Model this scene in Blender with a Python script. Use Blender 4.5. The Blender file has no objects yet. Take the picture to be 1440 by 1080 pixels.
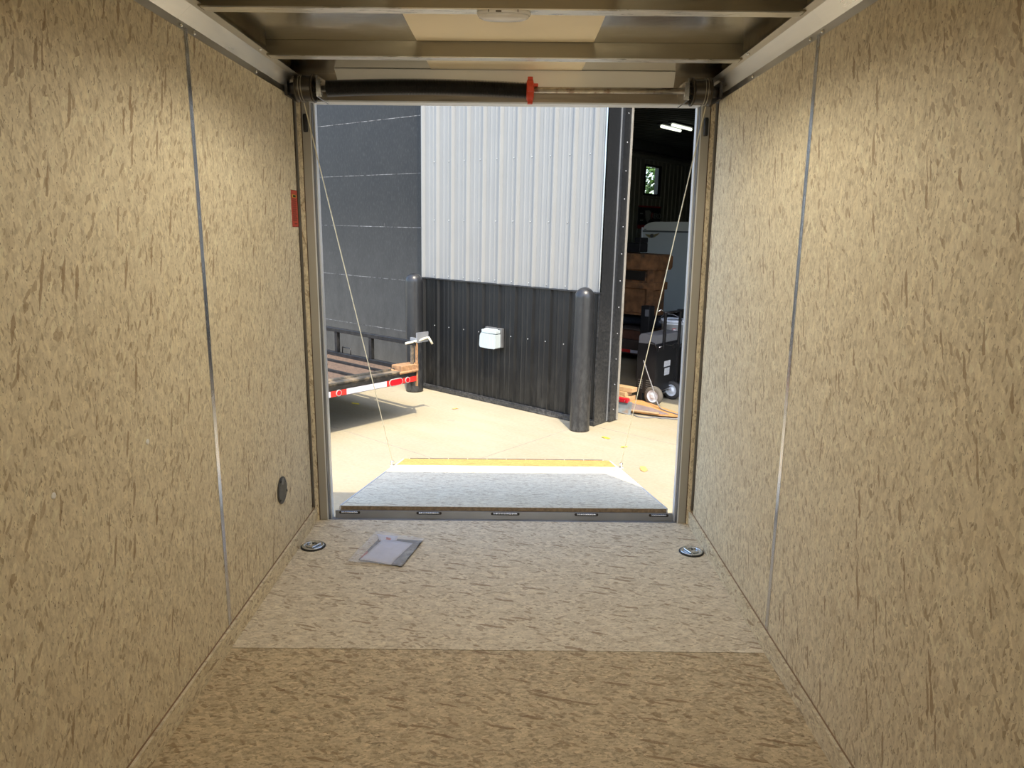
import bpy, bmesh, math, random
from mathutils import Vector, Matrix, noise as mnoise
random.seed(7)
SC = bpy.context.scene
COL = SC.collection

# ------------------------------------------------------------------ camera
F = 1028.08
cam_d = bpy.data.cameras.new('camera'); cam = bpy.data.objects.new('camera', cam_d); COL.objects.link(cam)
cam_d.sensor_fit = 'HORIZONTAL'; cam_d.sensor_width = 36.0; cam_d.lens = F * 36.0 / 1440.0
cam_d.clip_start = 0.05; cam_d.clip_end = 400
TH, PSI, RO = 0.2053, -0.0001, 0.0098
fw = Vector((math.sin(PSI)*math.cos(TH), math.cos(PSI)*math.cos(TH), -math.sin(TH)))
r0 = Vector((math.cos(PSI), -math.sin(PSI), 0)); u0 = r0.cross(fw)
rr = math.cos(RO)*r0 + math.sin(RO)*u0; uu = -math.sin(RO)*r0 + math.cos(RO)*u0
CM = Matrix.Identity(4)
for i in range(3):
    CM[i][0] = rr[i]; CM[i][1] = uu[i]; CM[i][2] = -fw[i]
CM.translation = Vector((0.0371, -3.2054, 1.3209))
cam.matrix_world = CM
SC.camera = cam

# ------------------------------------------------------------------ world, sun, exposure
SUNDIR = Vector((-.28, 1.22, -2.2)).normalized()
W = bpy.data.worlds.new('world'); SC.world = W; W.use_nodes = True
wn = W.node_tree; wn.nodes.clear()
wo = wn.nodes.new('ShaderNodeOutputWorld'); bg = wn.nodes.new('ShaderNodeBackground')
sky = wn.nodes.new('ShaderNodeTexSky'); sky.sky_type = 'NISHITA'; sky.sun_disc = False
sky.sun_elevation = math.asin(-SUNDIR.z); sky.sun_rotation = math.atan2(-SUNDIR.x, -SUNDIR.y)
sky.air_density = 1.0; sky.dust_density = 2.0; sky.ozone_density = 1.0
bg.inputs['Strength'].default_value = 0.36
wn.links.new(sky.outputs[0], bg.inputs[0]); wn.links.new(bg.outputs[0], wo.inputs[0])
sl = bpy.data.lights.new('sun', 'SUN'); sl.energy = 3.5; sl.angle = 0.009; sl.color = (1, .88, .66)
so = bpy.data.objects.new('sun', sl); COL.objects.link(so)
so.rotation_euler = SUNDIR.to_track_quat('-Z', 'Y').to_euler(); so.location = (3, -8, 12)
# added fill light in an invented nose opening, unseen behind the camera
fl_ = bpy.data.lights.new('nose_fill_light', 'AREA'); fl_.shape = 'RECTANGLE'; fl_.size = .6; fl_.size_y = .6
fl_.energy = 1.3; fl_.color = (1.0, .93, .78); fl_.spread = math.radians(45)
fo_ = bpy.data.objects.new('nose_fill_light', fl_); COL.objects.link(fo_)
fo_.location = (0, -4.83, 1.0); fo_.rotation_euler = (math.radians(90), 0, 0)
# another added fill light sits under the unlit dome light, built below
SC.cycles.max_bounces = 10; SC.cycles.diffuse_bounces = 6; SC.cycles.glossy_bounces = 4
SC.view_settings.view_transform = 'Standard'; SC.view_settings.look = 'None'
SC.view_settings.gamma = 1; SC.view_settings.use_curve_mapping = False
SC.view_settings.exposure = 0.75

# ------------------------------------------------------------------ outdoor frame (ground slopes a little against the trailer)
up = Vector((.023, -.016, 1)).normalized()
xo = Vector((.766, -.643, 0)); xo -= xo.dot(up)*up; xo.normalize()
yo = up.cross(xo)
xo = (xo + .014*up).normalized(); up = xo.cross(yo)
MO = Matrix.Identity(4)
for i in range(3):
    MO[i][0] = xo[i]; MO[i][1] = yo[i]; MO[i][2] = up[i]
MO.translation = Vector((0, 2.0, -.385))
I4 = Matrix.Identity(4)

# ------------------------------------------------------------------ materials
def nodes_of(name):
    m = bpy.data.materials.new(name); m.use_nodes = True
    nt = m.node_tree; b = nt.nodes['Principled BSDF']
    return m, nt, b
def coord(nt, scale=(1, 1, 1), rot=(0, 0, 0), src=None):
    if src is None:
        tc = nt.nodes.new('ShaderNodeTexCoord'); src = tc.outputs['Object']
    mp = nt.nodes.new('ShaderNodeMapping'); mp.inputs['Scale'].default_value = scale; mp.inputs['Rotation'].default_value = rot
    nt.links.new(src, mp.inputs['Vector']); return mp.outputs[0]
def noise(nt, vec, scale, detail=3, rough=.5, dist=0):
    n = nt.nodes.new('ShaderNodeTexNoise'); n.inputs['Scale'].default_value = scale
    n.inputs['Detail'].default_value = detail; n.inputs['Roughness'].default_value = rough; n.inputs['Distortion'].default_value = dist
    nt.links.new(vec, n.inputs['Vector']); return n.outputs['Fac']
def ramp(nt, fac, stops):
    r = nt.nodes.new('ShaderNodeValToRGB'); cr = r.color_ramp
    while len(cr.elements) < len(stops): cr.elements.new(.5)
    for e, (p, c) in zip(cr.elements, stops):
        e.position = p; e.color = (*c, 1) if len(c) == 3 else c
    nt.links.new(fac, r.inputs[0]); return r.outputs[0]
def mix(nt, fac, a, b, mode='MIX'):
    m = nt.nodes.new('ShaderNodeMix'); m.data_type = 'RGBA'; m.blend_type = mode
    for s, v in ((0, fac), (6, a), (7, b)):
        if hasattr(v, 'default_value') or hasattr(v, 'is_linked'): nt.links.new(v, m.inputs[s])
        elif s == 0: m.inputs[0].default_value = v
        else: m.inputs[s].default_value = (*v, 1)
    return m.outputs[2]
def bump(nt, b, h, strength=.3, dist=.002):
    n = nt.nodes.new('ShaderNodeBump'); n.inputs['Strength'].default_value = strength; n.inputs['Distance'].default_value = dist
    nt.links.new(h, n.inputs['Height']); nt.links.new(n.outputs[0], b.inputs['Normal'])
def math_n(nt, op, a, b=0.0):
    n = nt.nodes.new('ShaderNodeMath'); n.operation = op
    for i, v in enumerate((a, b)):
        if isinstance(v, (int, float)): n.inputs[i].default_value = v
        else: nt.links.new(v, n.inputs[i])
    return n.outputs[0]

def plain(name, c, rough=.5, metal=0, var=.12, sc=14, bmp=0, dirt=None, dsc=3, dlo=.55, coat=0):
    m, nt, b = nodes_of(name)
    b.inputs['Roughness'].default_value = rough; b.inputs['Metallic'].default_value = metal
    if coat: b.inputs['Coat Weight'].default_value = coat
    v = coord(nt); n = noise(nt, v, sc, 4)
    lo = tuple(max(0, x*(1-var)) for x in c); hi = tuple(min(1, x*(1+var)) for x in c)
    col = ramp(nt, n, [(.3, lo), (.7, hi)])
    if dirt:
        n2 = noise(nt, v, dsc, 8, .65); f2 = ramp(nt, n2, [(dlo, (0, 0, 0)), (dlo+.15, (1, 1, 1))])
        col = mix(nt, f2, col, dirt)
    nt.links.new(col, b.inputs['Base Color'])
    if bmp: bump(nt, b, noise(nt, v, sc*6, 3), bmp)
    return m

def osb(name, across, along, tint=(1, 1, 1), contrast=.62):
    """across/along: axis letters 0,1,2. Strands run along `along`."""
    m, nt, b = nodes_of(name)
    b.inputs['Roughness'].default_value = .62
    tc = nt.nodes.new('ShaderNodeTexCoord'); src = tc.outputs['Object']
    # fine warp so that the strand outlines are ragged
    def warp(scale, amt, vec):
        w_ = nt.nodes.new('ShaderNodeTexNoise'); w_.inputs['Scale'].default_value = scale; w_.inputs['Detail'].default_value = 3
        nt.links.new(src, w_.inputs['Vector'])
        sub = nt.nodes.new('ShaderNodeVectorMath'); sub.operation = 'SUBTRACT'; sub.inputs[1].default_value = (.5, .5, .5)
        nt.links.new(w_.outputs['Color'], sub.inputs[0])
        sca = nt.nodes.new('ShaderNodeVectorMath'); sca.operation = 'SCALE'; sca.inputs['Scale'].default_value = amt
        nt.links.new(sub.outputs[0], sca.inputs[0])
        ad = nt.nodes.new('ShaderNodeVectorMath'); ad.operation = 'ADD'
        nt.links.new(vec, ad.inputs[0]); nt.links.new(sca.outputs[0], ad.inputs[1]); return ad.outputs[0]
    wv = warp(70, .008, warp(11, .011, src))
    third = 3-across-along
    def layer(sa, sl, ang):
        rot = [0, 0, 0]; rot[third] = ang
        r = nt.nodes.new('ShaderNodeMapping'); r.inputs['Rotation'].default_value = rot
        nt.links.new(wv, r.inputs['Vector'])
        s = [1, 1, 1]; s[across] = sa; s[along] = sl; s[third] = 5
        v = nt.nodes.new('ShaderNodeMapping'); v.inputs['Scale'].default_value = s
        nt.links.new(r.outputs[0], v.inputs['Vector'])
        vo = nt.nodes.new('ShaderNodeTexVoronoi'); vo.inputs['Scale'].default_value = 1; vo.inputs['Randomness'].default_value = 1
        nt.links.new(v.outputs[0], vo.inputs['Vector'])
        sp = nt.nodes.new('ShaderNodeSeparateColor'); nt.links.new(vo.outputs['Color'], sp.inputs[0])
        return sp.outputs, r.outputs[0]
    L1, r1 = layer(75, 22, .10); L2, r2 = layer(60, 24, -.55); L3, r3 = layer(120, 45, .65); L4, r4 = layer(190, 70, -.15); L5, r5 = layer(120, 17, .25); L6, r6 = layer(55, 30, -.3)
    def step(x, t): return math_n(nt, 'GREATER_THAN', x, t)
    fac = mix(nt, step(L2[1], .55), L1[0], L2[0]); fac = mix(nt, step(L3[1], .55), fac, L3[0]); fac = mix(nt, step(L4[1], .60), fac, L4[0])
    s = [1, 1, 1]; s[across] = 75; s[along] = 17; s[third] = 14
    fib = noise(nt, coord(nt, s, src=wv), 1, 9, .78)
    iso = noise(nt, src, 95, 4, .7)
    big = noise(nt, src, 4, 3)
    f1 = math_n(nt, 'ADD', math_n(nt, 'MULTIPLY', fac, .20), math_n(nt, 'MULTIPLY', fib, .45))
    fsum = math_n(nt, 'ADD', f1, math_n(nt, 'MULTIPLY', iso, .35))
    c = contrast
    base = Vector((.755, .662, .478))
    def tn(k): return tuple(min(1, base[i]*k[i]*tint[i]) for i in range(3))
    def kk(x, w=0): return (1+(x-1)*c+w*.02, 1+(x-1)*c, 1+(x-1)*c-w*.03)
    col = ramp(nt, fsum, [(.34, tn(kk(.45, 1))), (.43, tn(kk(.80, 1))), (.5, tn(kk(1.0))), (.57, tn(kk(1.13))), (.66, tn(kk(1.42, -1)))])
    col = mix(nt, math_n(nt, 'MULTIPLY', math_n(nt, 'SUBTRACT', big, .4), .55), col, tn((.86, .82, .76)))
    k6 = math_n(nt, 'MULTIPLY', step(L6[2], .92), .26); col = mix(nt, k6, col, tn((.72, .64, .54)))
    k7 = math_n(nt, 'MULTIPLY', math_n(nt, 'LESS_THAN', L6[2], .08), .30); col = mix(nt, k7, col, tn((1.3, 1.3, 1.28)))
    k1 = math_n(nt, 'MULTIPLY', step(L4[2], .955), .65); col = mix(nt, k1, col, tn((.52, .44, .36)))
    k2 = math_n(nt, 'MULTIPLY', step(L3[2], .965), .6); col = mix(nt, k2, col, tn((.50, .40, .31)))
    k4 = math_n(nt, 'MULTIPLY', math_n(nt, 'LESS_THAN', L3[2], .05), .3); col = mix(nt, k4, col, tn((1.42, 1.45, 1.5)))
    k3 = math_n(nt, 'MULTIPLY', step(L5[2], .985), .7); col = mix(nt, k3, col, tn((.42, .31, .22)))
    spk = ramp(nt, noise(nt, coord(nt, tuple(260 if i != along else 90 for i in range(3)), src=wv), 1, 2, .5), [(.655, (0, 0, 0)), (.70, (.85, .85, .85))])
    col = mix(nt, spk, col, tn((.30, .24, .19)))
    s5 = [1, 1, 1]; s5[across] = 75; s5[along] = 20; s5[third] = 14
    wisp = ramp(nt, noise(nt, coord(nt, s5, src=wv), 1.0, 6, .7, .6), [(.63, (0, 0, 0)), (.71, (.5, .5, .5))])
    col = mix(nt, wisp, col, tn((.62, .52, .43)))
    nt.links.new(col, b.inputs['Base Color'])
    bump(nt, b, fsum, .25, .0015)
    return m

M = {}
M['osb_wall'] = osb('osb_wall', 1, 2)
M['osb_floor'] = osb('osb_floor', 1, 0, (.96, .95, .98))
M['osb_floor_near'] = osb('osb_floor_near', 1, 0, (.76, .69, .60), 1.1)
M['osb_kick'] = osb('osb_kick', 2, 1)
M['osb_strip'] = osb('osb_strip', 0, 2)
M['osb_ramp'] = osb('osb_ramp', 1, 0, (1.0, 1.06, 1.15), .6)
M['kick_line'] = plain('kick_line', (.30, .20, .12), .8)
M['ply_edge'] = plain('ply_edge', (.23, .17, .11), .8, var=.35, sc=60)
M['gap'] = plain('gap', (.10, .055, .03), .8)

def galv(name, c, rough, streak=(1, 1, 1), wav=.15, dist=.02, wsc=2.0):
    m, nt, b = nodes_of(name); b.inputs['Metallic'].default_value = 1
    v = coord(nt, streak); n = noise(nt, v, 30, 4, .6)
    nt.links.new(ramp(nt, n, [(.3, tuple(x*.9 for x in c)), (.7, c)]), b.inputs['Base Color'])
    rg = ramp(nt, n, [(.3, (rough*.8,)*3), (.7, (rough*1.25,)*3)]); nt.links.new(rg, b.inputs['Roughness'])
    v2 = coord(nt); bump(nt, b, noise(nt, v2, wsc, 2), wav, dist)
    return m
M['ceiling_metal'] = galv('ceiling_metal', (.66, .64, .58), .2, (1, 6, 1), .5, .03, 2.2)
M['beam_metal_dim'] = galv('beam_metal_dim', (.30, .255, .17), .42, (.3, 4, 4))  # galvanised metal; the dim brown interior it reflects is put into the colour
M['beam_rim'] = galv('beam_rim', (.85, .83, .76), .3, (.3, 4, 4))
M['cove_metal'] = galv('cove_metal', (.76, .74, .69), .32, (.8, .1, .8), .08, .008, 3)
M['cove_screw'] = plain('cove_screw', (.7, .7, .66), .25, 1)
M['flash_metal'] = plain('flash_metal', (.88, .84, .74), .4, .1, .04, 4)
M['seam_metal'] = galv('seam_metal', (.66, .67, .70), .24, (3, 3, .3), .1, .005, 9)
M['jamb_metal'] = plain('jamb_metal', (.40, .38, .33), .5, .25, .05, 5)
M['white_alu'] = plain('white_alu', (.74, .77, .80), .35, .2, .04, 6)
M['dark_alu'] = plain('dark_alu', (.16, .16, .17), .4, .5)
M['header_metal'] = galv('header_metal', (.34, .28, .20), .35, (.3, 4, 4))
M['cream'] = plain('cream', (.92, .79, .55), .55, 0, .04, 3)
M['bar_steel'] = plain('bar_steel', (.27, .28, .30), .38, .3, .15, 5)
M['silver'] = plain('silver', (.72, .74, .75), .22, 1, .15, 60)
M['dark_metal'] = plain('dark_metal', (.035, .03, .025), .45, .4)
M['spring'] = plain('spring', (.022, .02, .018), .33, .55, .2, 30)
M['drum'] = plain('drum', (.07, .058, .042), .42, .6, .2, 20)
M['cable'] = plain('cable', (.85, .80, .62), .45, .3)
M['wound'] = plain('wound', (.36, .32, .24), .4, .6)
M['orange_cone'] = plain('orange_cone', (.62, .06, .02), .45, .1, .1, 20)
M['rusty_tube'] = plain('rusty_tube', (.45, .40, .33), .3, .9, .2, 30, dirt=(.16, .06, .03), dsc=14, dlo=.52)
M['rubber'] = plain('rubber', (.018, .018, .018), .6)
M['lens'] = plain('lens', (.80, .78, .74), .18)
M['lens_dark'] = plain('lens_dark', (.12, .10, .08), .3)
M['red_sticker'] = plain('red_sticker', (.55, .055, .03), .45, 0, .06, 10)
M['red_dark'] = plain('red_dark', (.16, .018, .014), .5)
M['yellow'] = plain('yellow', (.75, .55, .05), .5)
M['black_ink'] = plain('black_ink', (.02, .015, .012), .6)
M['vent_black'] = plain('vent_black', (.05, .048, .045), .4)
M['vent_grey'] = plain('vent_grey', (.17, .165, .15), .5)
M['paper'] = plain('paper', (.70, .70, .80), .6, 0, .06, 40)
M['photo_dark'] = plain('photo_dark', (.05, .055, .065), .35, 0, .4, 14, dirt=(.35, .36, .36), dsc=16, dlo=.55)
M['red_print'] = plain('red_print', (.6, .09, .05), .5)
m, nt, b = nodes_of('clear_plastic'); b.inputs['Base Color'].default_value = (.93, .93, .96, 1); b.inputs['Roughness'].default_value = .12
b.inputs['Alpha'].default_value = .22; b.inputs['Specular IOR Level'].default_value = .9
bump(nt, b, noise(nt, coord(nt), 22, 3, .6, 1.2), .9, .01); M['plastic'] = m
M['zinc_white'] = plain('zinc_white', (.9, .9, .9), .3)

# outdoor
def concrete(name):
    m, nt, b = nodes_of(name); b.inputs['Roughness'].default_value = .85
    v = coord(nt)
    n1 = noise(nt, v, .9, 6, .6); n2 = noise(nt, v, 40, 3); n3 = noise(nt, coord(nt, (.5, 3, 1)), 1.6, 5, .6)
    col = ramp(nt, n1, [(.3, (.30, .265, .185)), (.7, (.38, .34, .24))])
    col = mix(nt, ramp(nt, n3, [(.45, (0, 0, 0)), (.7, (.5, .5, .5))]), col, (.33, .27, .16))
    col = mix(nt, .12, col, ramp(nt, n2, [(.3, (.25, .22, .16)), (.7, (.55, .5, .38))]))
    sp = ramp(nt, noise(nt, v, 7, 2, .4), [(.72, (0, 0, 0)), (.76, (.6, .6, .6))])
    col = mix(nt, sp, col, (.30, .25, .19))
    nt.links.new(col, b.inputs['Base Color']); bump(nt, b, n2, .25, .002)
    return m
M['concrete'] = concrete('concrete')
M['joint'] = plain('joint', (.30, .27, .22), .9)
M['siding_white'] = plain('siding_white', (.25, .255, .25), .34, 0, .03, 3)
def dusty(name, c, dust, rough=.35, zlo=0, zhi=.35, amt=.5, sc=22, stre=(1, 1, .25)):
    """painted metal with splashed dust that gets thicker near the ground (a wear pattern with its own shape)"""
    m, nt, b = nodes_of(name); b.inputs['Roughness'].default_value = rough
    tc = nt.nodes.new('ShaderNodeTexCoord'); src = tc.outputs['Object']
    n = noise(nt, coord(nt, stre, src=src), sc, 8, .7); n2 = noise(nt, src, 1.7, 4)
    sp = nt.nodes.new('ShaderNodeSeparateXYZ'); nt.links.new(src, sp.inputs[0])
    g = nt.nodes.new('ShaderNodeMapRange'); g.inputs[1].default_value = zlo; g.inputs[2].default_value = zhi
    g.inputs[3].default_value = 1; g.inputs[4].default_value = 0.25; nt.links.new(sp.outputs[2], g.inputs[0])
    f = ramp(nt, n, [(.42, (0, 0, 0)), (.72, (1, 1, 1))])
    f = mix(nt, 1, f, ramp(nt, n2, [(.35, (.25,)*3), (.65, (1, 1, 1))]), 'MULTIPLY')
    ff = math_n(nt, 'MULTIPLY', math_n(nt, 'MULTIPLY', f, g.outputs[0]), amt)
    nt.links.new(mix(nt, ff, c, dust), b.inputs['Base Color'])
    return m
M['siding_black'] = dusty('siding_black', (.004, .0042, .0045), (.085, .08, .07), .45, 0, .5, .5)
M['black_trim'] = dusty('black_trim', (.016, .0175, .020), (.26, .25, .235), .4, 0, 1.1, .65, 40, (1, 1, 1))
M['bollard'] = dusty('bollard', (.018, .019, .021), (.22, .215, .20), .32, 0, .9, .4, 40, (1, 1, .4))
m, nt, b = nodes_of('slate_panel'); b.inputs['Roughness'].default_value = .55
v = coord(nt); n = noise(nt, v, 3, 6, .65); n2 = noise(nt, coord(nt, (1, 1, .3)), 60, 4, .7); n3 = noise(nt, v, 1.1, 3)
col = ramp(nt, n, [(.3, (.010, .010, .010)), (.7, (.017, .017, .016))])
col = mix(nt, ramp(nt, n2, [(.5, (0, 0, 0)), (.8, (.3, .3, .3))]), col, (.12, .12, .12))
sp = nt.nodes.new('ShaderNodeSeparateXYZ'); nt.links.new(v, sp.inputs[0])
g_ = nt.nodes.new('ShaderNodeMapRange'); g_.inputs[1].default_value = .2; g_.inputs[2].default_value = 2.0; g_.inputs[3].default_value = .75; g_.inputs[4].default_value = 0
nt.links.new(sp.outputs[2], g_.inputs[0])
col = mix(nt, math_n(nt, 'MULTIPLY', g_.outputs[0], noise(nt, coord(nt, (1, 1, .4)), 7, 7, .7)), col, (.13, .13, .125))
nt.links.new(col, b.inputs['Base Color']); bump(nt, b, n2, .15, .001); M['slate_panel'] = m
m, nt, b = nodes_of('chalk_line'); b.inputs['Roughness'].default_value = .8
n = noise(nt, coord(nt), 14, 5, .7)
nt.links.new(ramp(nt, n, [(.38, (.03, .03, .03)), (.5, (.13, .13, .13)), (.7, (.30, .30, .30))]), b.inputs['Base Color']); M['chalk_line'] = m
M['pale_trim'] = plain('pale_trim', (.32, .30, .26), .6)
M['screw_grey'] = plain('screw_grey', (.42, .44, .46), .3, .6)
M['outlet'] = plain('outlet', (.46, .52, .52), .35, 0, .03, 8)
M['outlet_side'] = plain('outlet_side', (.10, .10, .10), .5)
M['trailer_black'] = dusty('trailer_black', (.010, .0105, .012), (.30, .27, .23), .35, -1, 2, .25, 20, (1, 1, 1))
M['rust_bar'] = plain('rust_bar', (.05, .048, .042), .6, 0, .3, 20, dirt=(.22, .17, .11), dsc=9, dlo=.48)
M['rust_orange'] = plain('rust_orange', (.33, .18, .085), .8, 0, .35, 30, dirt=(.10, .07, .05), dsc=22, dlo=.55)
m, nt, b = nodes_of('rusty_mesh'); b.inputs['Roughness'].default_value = .8
vo = nt.nodes.new('ShaderNodeTexVoronoi'); vo.inputs['Scale'].default_value = 1; vo.feature = 'DISTANCE_TO_EDGE'; vo.inputs['Randomness'].default_value = .15
nt.links.new(coord(nt, (32, 60, 1)), vo.inputs['Vector'])
col = ramp(nt, vo.outputs['Distance'], [(.10, (.13, .085, .055)), (.22, (.03, .022, .018))])
nt.links.new(col, b.inputs['Base Color']); M['rusty_mesh'] = m
M['tape_red'] = plain('tape_red', (.62, .03, .025), .3, 0, .08, 30)
M['tape_white'] = plain('tape_white', (.58, .57, .64), .3, 0, .05, 30)
M['light_red'] = plain('light_red', (.62, .01, .02), .15, 0, .1, 90)
M['grey_rubber'] = plain('grey_rubber', (.34, .33, .31), .6)
M['tyre'] = plain('tyre', (.035, .035, .035), .7)
M['tyre_dusty'] = plain('tyre_dusty', (.12, .11, .095), .85, 0, .2, 30)
M['rim'] = plain('rim', (.68, .74, .82), .4, .15)
M['liner'] = plain('liner', (.24, .245, .21), .5, 0, .05, 2)
M['liner_dark'] = plain('liner_dark', (.07, .075, .068), .5, 0, .05, 2)
M['window_black'] = plain('window_black', (.015, .015, .017), .4)
m, nt, b = nodes_of('glass'); b.inputs['Base Color'].default_value = (.95, 1, .97, 1); b.inputs['Roughness'].default_value = 0.02
b.inputs['Transmission Weight'].default_value = 1; b.inputs['IOR'].default_value = 1.05; M['glass'] = m
M['bark'] = plain('bark', (.10, .07, .05), .9)
m, nt, b = nodes_of('leaf_green'); b.inputs['Roughness'].default_value = .5
nt.links.new(ramp(nt, noise(nt, coord(nt), 4, 3), [(.35, (.02, .065, .006)), (.65, (.08, .17, .02))]), b.inputs['Base Color'])
M['leaf_green'] = m
M['shed_white'] = plain('shed_white', (.52, .57, .58), .35, 0, .03, 1)
M['shed_white_top'] = plain('shed_white_top', (.62, .64, .60), .35, 0, .03, 1)
M['band_grey'] = plain('band_grey', (.10, .11, .11), .4)
M['badge_gold'] = plain('badge_gold', (.30, .26, .14), .4, .4)
M['rust_brown'] = plain('rust_brown', (.19, .085, .032), .75, 0, .4, 9, dirt=(.035, .028, .02), dsc=4, dlo=.52)
M['wood_brown'] = plain('wood_brown', (.13, .052, .03), .7, 0, .3, 8)
M['deck_brown'] = plain('deck_brown', (.07, .05, .04), .7, 0, .2, 6)
M['tarp'] = plain('tarp', (.02, .024, .032), .35, 0, .3, 8, bmp=.3)
M['cart_black'] = plain('cart_black', (.013, .013, .014), .42, 0, .2, 10)
M['cart_grey'] = plain('cart_grey', (.15, .155, .165), .45, 0, .05, 10)
M['label_white'] = plain('label_white', (.55, .57, .6), .5, 0, .2, 90)
M['bucket'] = plain('bucket', (.72, .76, .82), .4, 0, .03, 5)
M['cord_grey'] = plain('cord_grey', (.20, .20, .21), .5)
M['red_paint'] = plain('red_paint', (.50, .016, .028), .35, 0, .1, 12)
M['blade_grey'] = plain('blade_grey', (.20, .23, .25), .6, 0, .2, 14, dirt=(.26, .17, .11), dsc=9, dlo=.56)
M['board_orange'] = plain('board_orange', (.52, .27, .10), .75, 0, .15, 30)
M['mat_brown'] = plain('mat_brown', (.23, .18, .18), .8, 0, .2, 18)
M['lumber'] = plain('lumber', (.52, .35, .19), .7, 0, .15, 14)
M['flap_orange'] = osb('flap_orange', 1, 0, (.86, .58, .25), .8)
M['yellow_leaf'] = plain('yellow_leaf', (.85, .72, .05), .6)
M['orange_leaf'] = plain('orange_leaf', (.72, .36, .12), .7)
M['seat_black'] = plain('seat_black', (.025, .026, .028), .35)
m, nt, b = nodes_of('lamp_glow'); b.inputs['Emission Color'].default_value = (.95, 1, .82, 1); b.inputs['Emission Strength'].default_value = .8
M['lamp_glow'] = m
M['banner_black'] = plain('banner_black', (.03, .03, .035), .5)
M['banner_red'] = plain('banner_red', (.40, .03, .04), .5)
M['banner_grey'] = plain('banner_grey', (.33, .35, .36), .5, 0, .25, 4)

# ------------------------------------------------------------------ mesh helpers
class MB:
    def __init__(s): s.bm = bmesh.new(); s.mats = []
    def mi(s, m):
        if m not in s.mats: s.mats.append(m)
        return s.mats.index(m)
    def faces(s, vs, fs, m=None, smooth=False):
        bv = [s.bm.verts.new(v) for v in vs]; k = s.mi(m)
        for f in fs:
            try:
                fc = s.bm.faces.new([bv[i] for i in f]); fc.material_index = k; fc.smooth = smooth
            except ValueError: pass
        return bv
    def box(s, x0, x1, y0, y1, z0, z1, m=None, mat=None):
        vs = [Vector((x, y, z)) for z in (z0, z1) for y in (y0, y1) for x in (x0, x1)]
        if mat is not None: vs = [mat @ v for v in vs]
        s.faces(vs, [(0, 2, 3, 1), (4, 5, 7, 6), (0, 1, 5, 4), (2, 6, 7, 3), (0, 4, 6, 2), (1, 3, 7, 5)], m); return s
    def prism(s, pts, d, m=None, smooth=False):
        """pts: closed 3d outline, d: extrusion vector"""
        n = len(pts); pts = [Vector(p) for p in pts]; d = Vector(d)
        vs = pts + [p+d for p in pts]
        s.faces(vs, [tuple(range(n))[::-1], tuple(range(n, 2*n))], m)
        s.faces(vs, [(i, (i+1) % n, n+(i+1) % n, n+i) for i in range(n)], m, smooth); return s
    def tube(s, pts, r, m=None, n=10, cap=True, closed=False):
        pts = [Vector(p) for p in pts]; N = len(pts); rings = []; k = s.mi(m)
        ref = None
        for i, p in enumerate(pts):
            if closed: t = pts[(i+1) % N]-pts[i-1]
            else: t = pts[min(i+1, N-1)]-pts[max(i-1, 0)]
            t.normalize()
            if ref is None: ref = t.orthogonal().normalized()
            ref = (ref - ref.dot(t)*t).normalized(); o = t.cross(ref)
            rad = r[i] if isinstance(r, (list, tuple)) else r
            rings.append([s.bm.verts.new(p + rad*(math.cos(a)*ref+math.sin(a)*o)) for a in [2*math.pi*j/n for j in range(n)]])
        L = N if closed else N-1
        for i in range(L):
            A, B = rings[i], rings[(i+1) % N]
            for j in range(n):
                f = s.bm.faces.new([A[j], A[(j+1) % n], B[(j+1) % n], B[j]]); f.smooth = True; f.material_index = k
        if cap and not closed:
            for R_ in (rings[0][::-1], rings[-1]):
                f = s.bm.faces.new(R_); f.material_index = k
        return s
    def lathe(s, prof, m=None, axis='z', c=(0, 0, 0), n=24, mat=None, smooth=True, cap=True):
        """prof: list of (radius, along)."""
        k = s.mi(m); rings = []; c = Vector(c)
        for r_, h in prof:
            ring = []
            for j in range(n):
                a = 2*math.pi*j/n; x, y = r_*math.cos(a), r_*math.sin(a)
                v = {'z': Vector((x, y, h)), 'x': Vector((h, x, y)), 'y': Vector((x, h, y))}[axis]
                if mat is not None: v = mat @ v
                ring.append(s.bm.verts.new(c+v))
            rings.append(ring)
        for A, B in zip(rings, rings[1:]):
            for j in range(n):
                f = s.bm.faces.new([A[j], A[(j+1) % n], B[(j+1) % n], B[j]]); f.smooth = smooth; f.material_index = k
        for R_ in ((rings[0], rings[-1]) if cap else ()):
            f = s.bm.faces.new(R_); f.material_index = k
        return s
    def build(s, name, material=None, parent=None, mw=I4, bev=0, seg=2):
        bmesh.ops.recalc_face_normals(s.bm, faces=s.bm.faces)
        me = bpy.data.meshes.new(name); s.bm.to_mesh(me); s.bm.free()
        for m in s.mats: me.materials.append(M[m] if m else M[material])
        o = bpy.data.objects.new(name, me); COL.objects.link(o)
        if parent is not None: o.parent = parent
        else: o.matrix_world = mw
        if bev:
            md = o.modifiers.new('bevel', 'BEVEL'); md.width = bev; md.segments = seg; md.limit_method = 'ANGLE'; md.angle_limit = math.radians(40)
            md.harden_normals = False
        return o
def rel(mb, loc):
    l = Vector(loc)
    for v in mb.bm.verts: v.co -= l
    return mb
def tag(o, label, cat, group=None, kind=None):
    if kind: o['kind'] = kind
    if label: o['label'] = label
    if cat: o['category'] = cat
    if group: o['group'] = group
    return o
def struct(o): o['kind'] = 'structure'; return o
def thing(name, label, cat, loc=(0, 0, 0), frame=I4, rz=0, group=None, mat=None):
    o = bpy.data.objects.new(name, None); COL.objects.link(o); o.empty_display_size = .05
    o.matrix_world = frame @ Matrix.Translation(loc) @ (mat if mat is not None else Matrix.Rotation(rz, 4, 'Z'))
    return tag(o, label, cat, group)
def part(mb, name, mat, parent, bev=0, label=None):
    o = mb.build(name, mat, parent, bev=bev)
    if label: o['label'] = label
    return o
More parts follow.
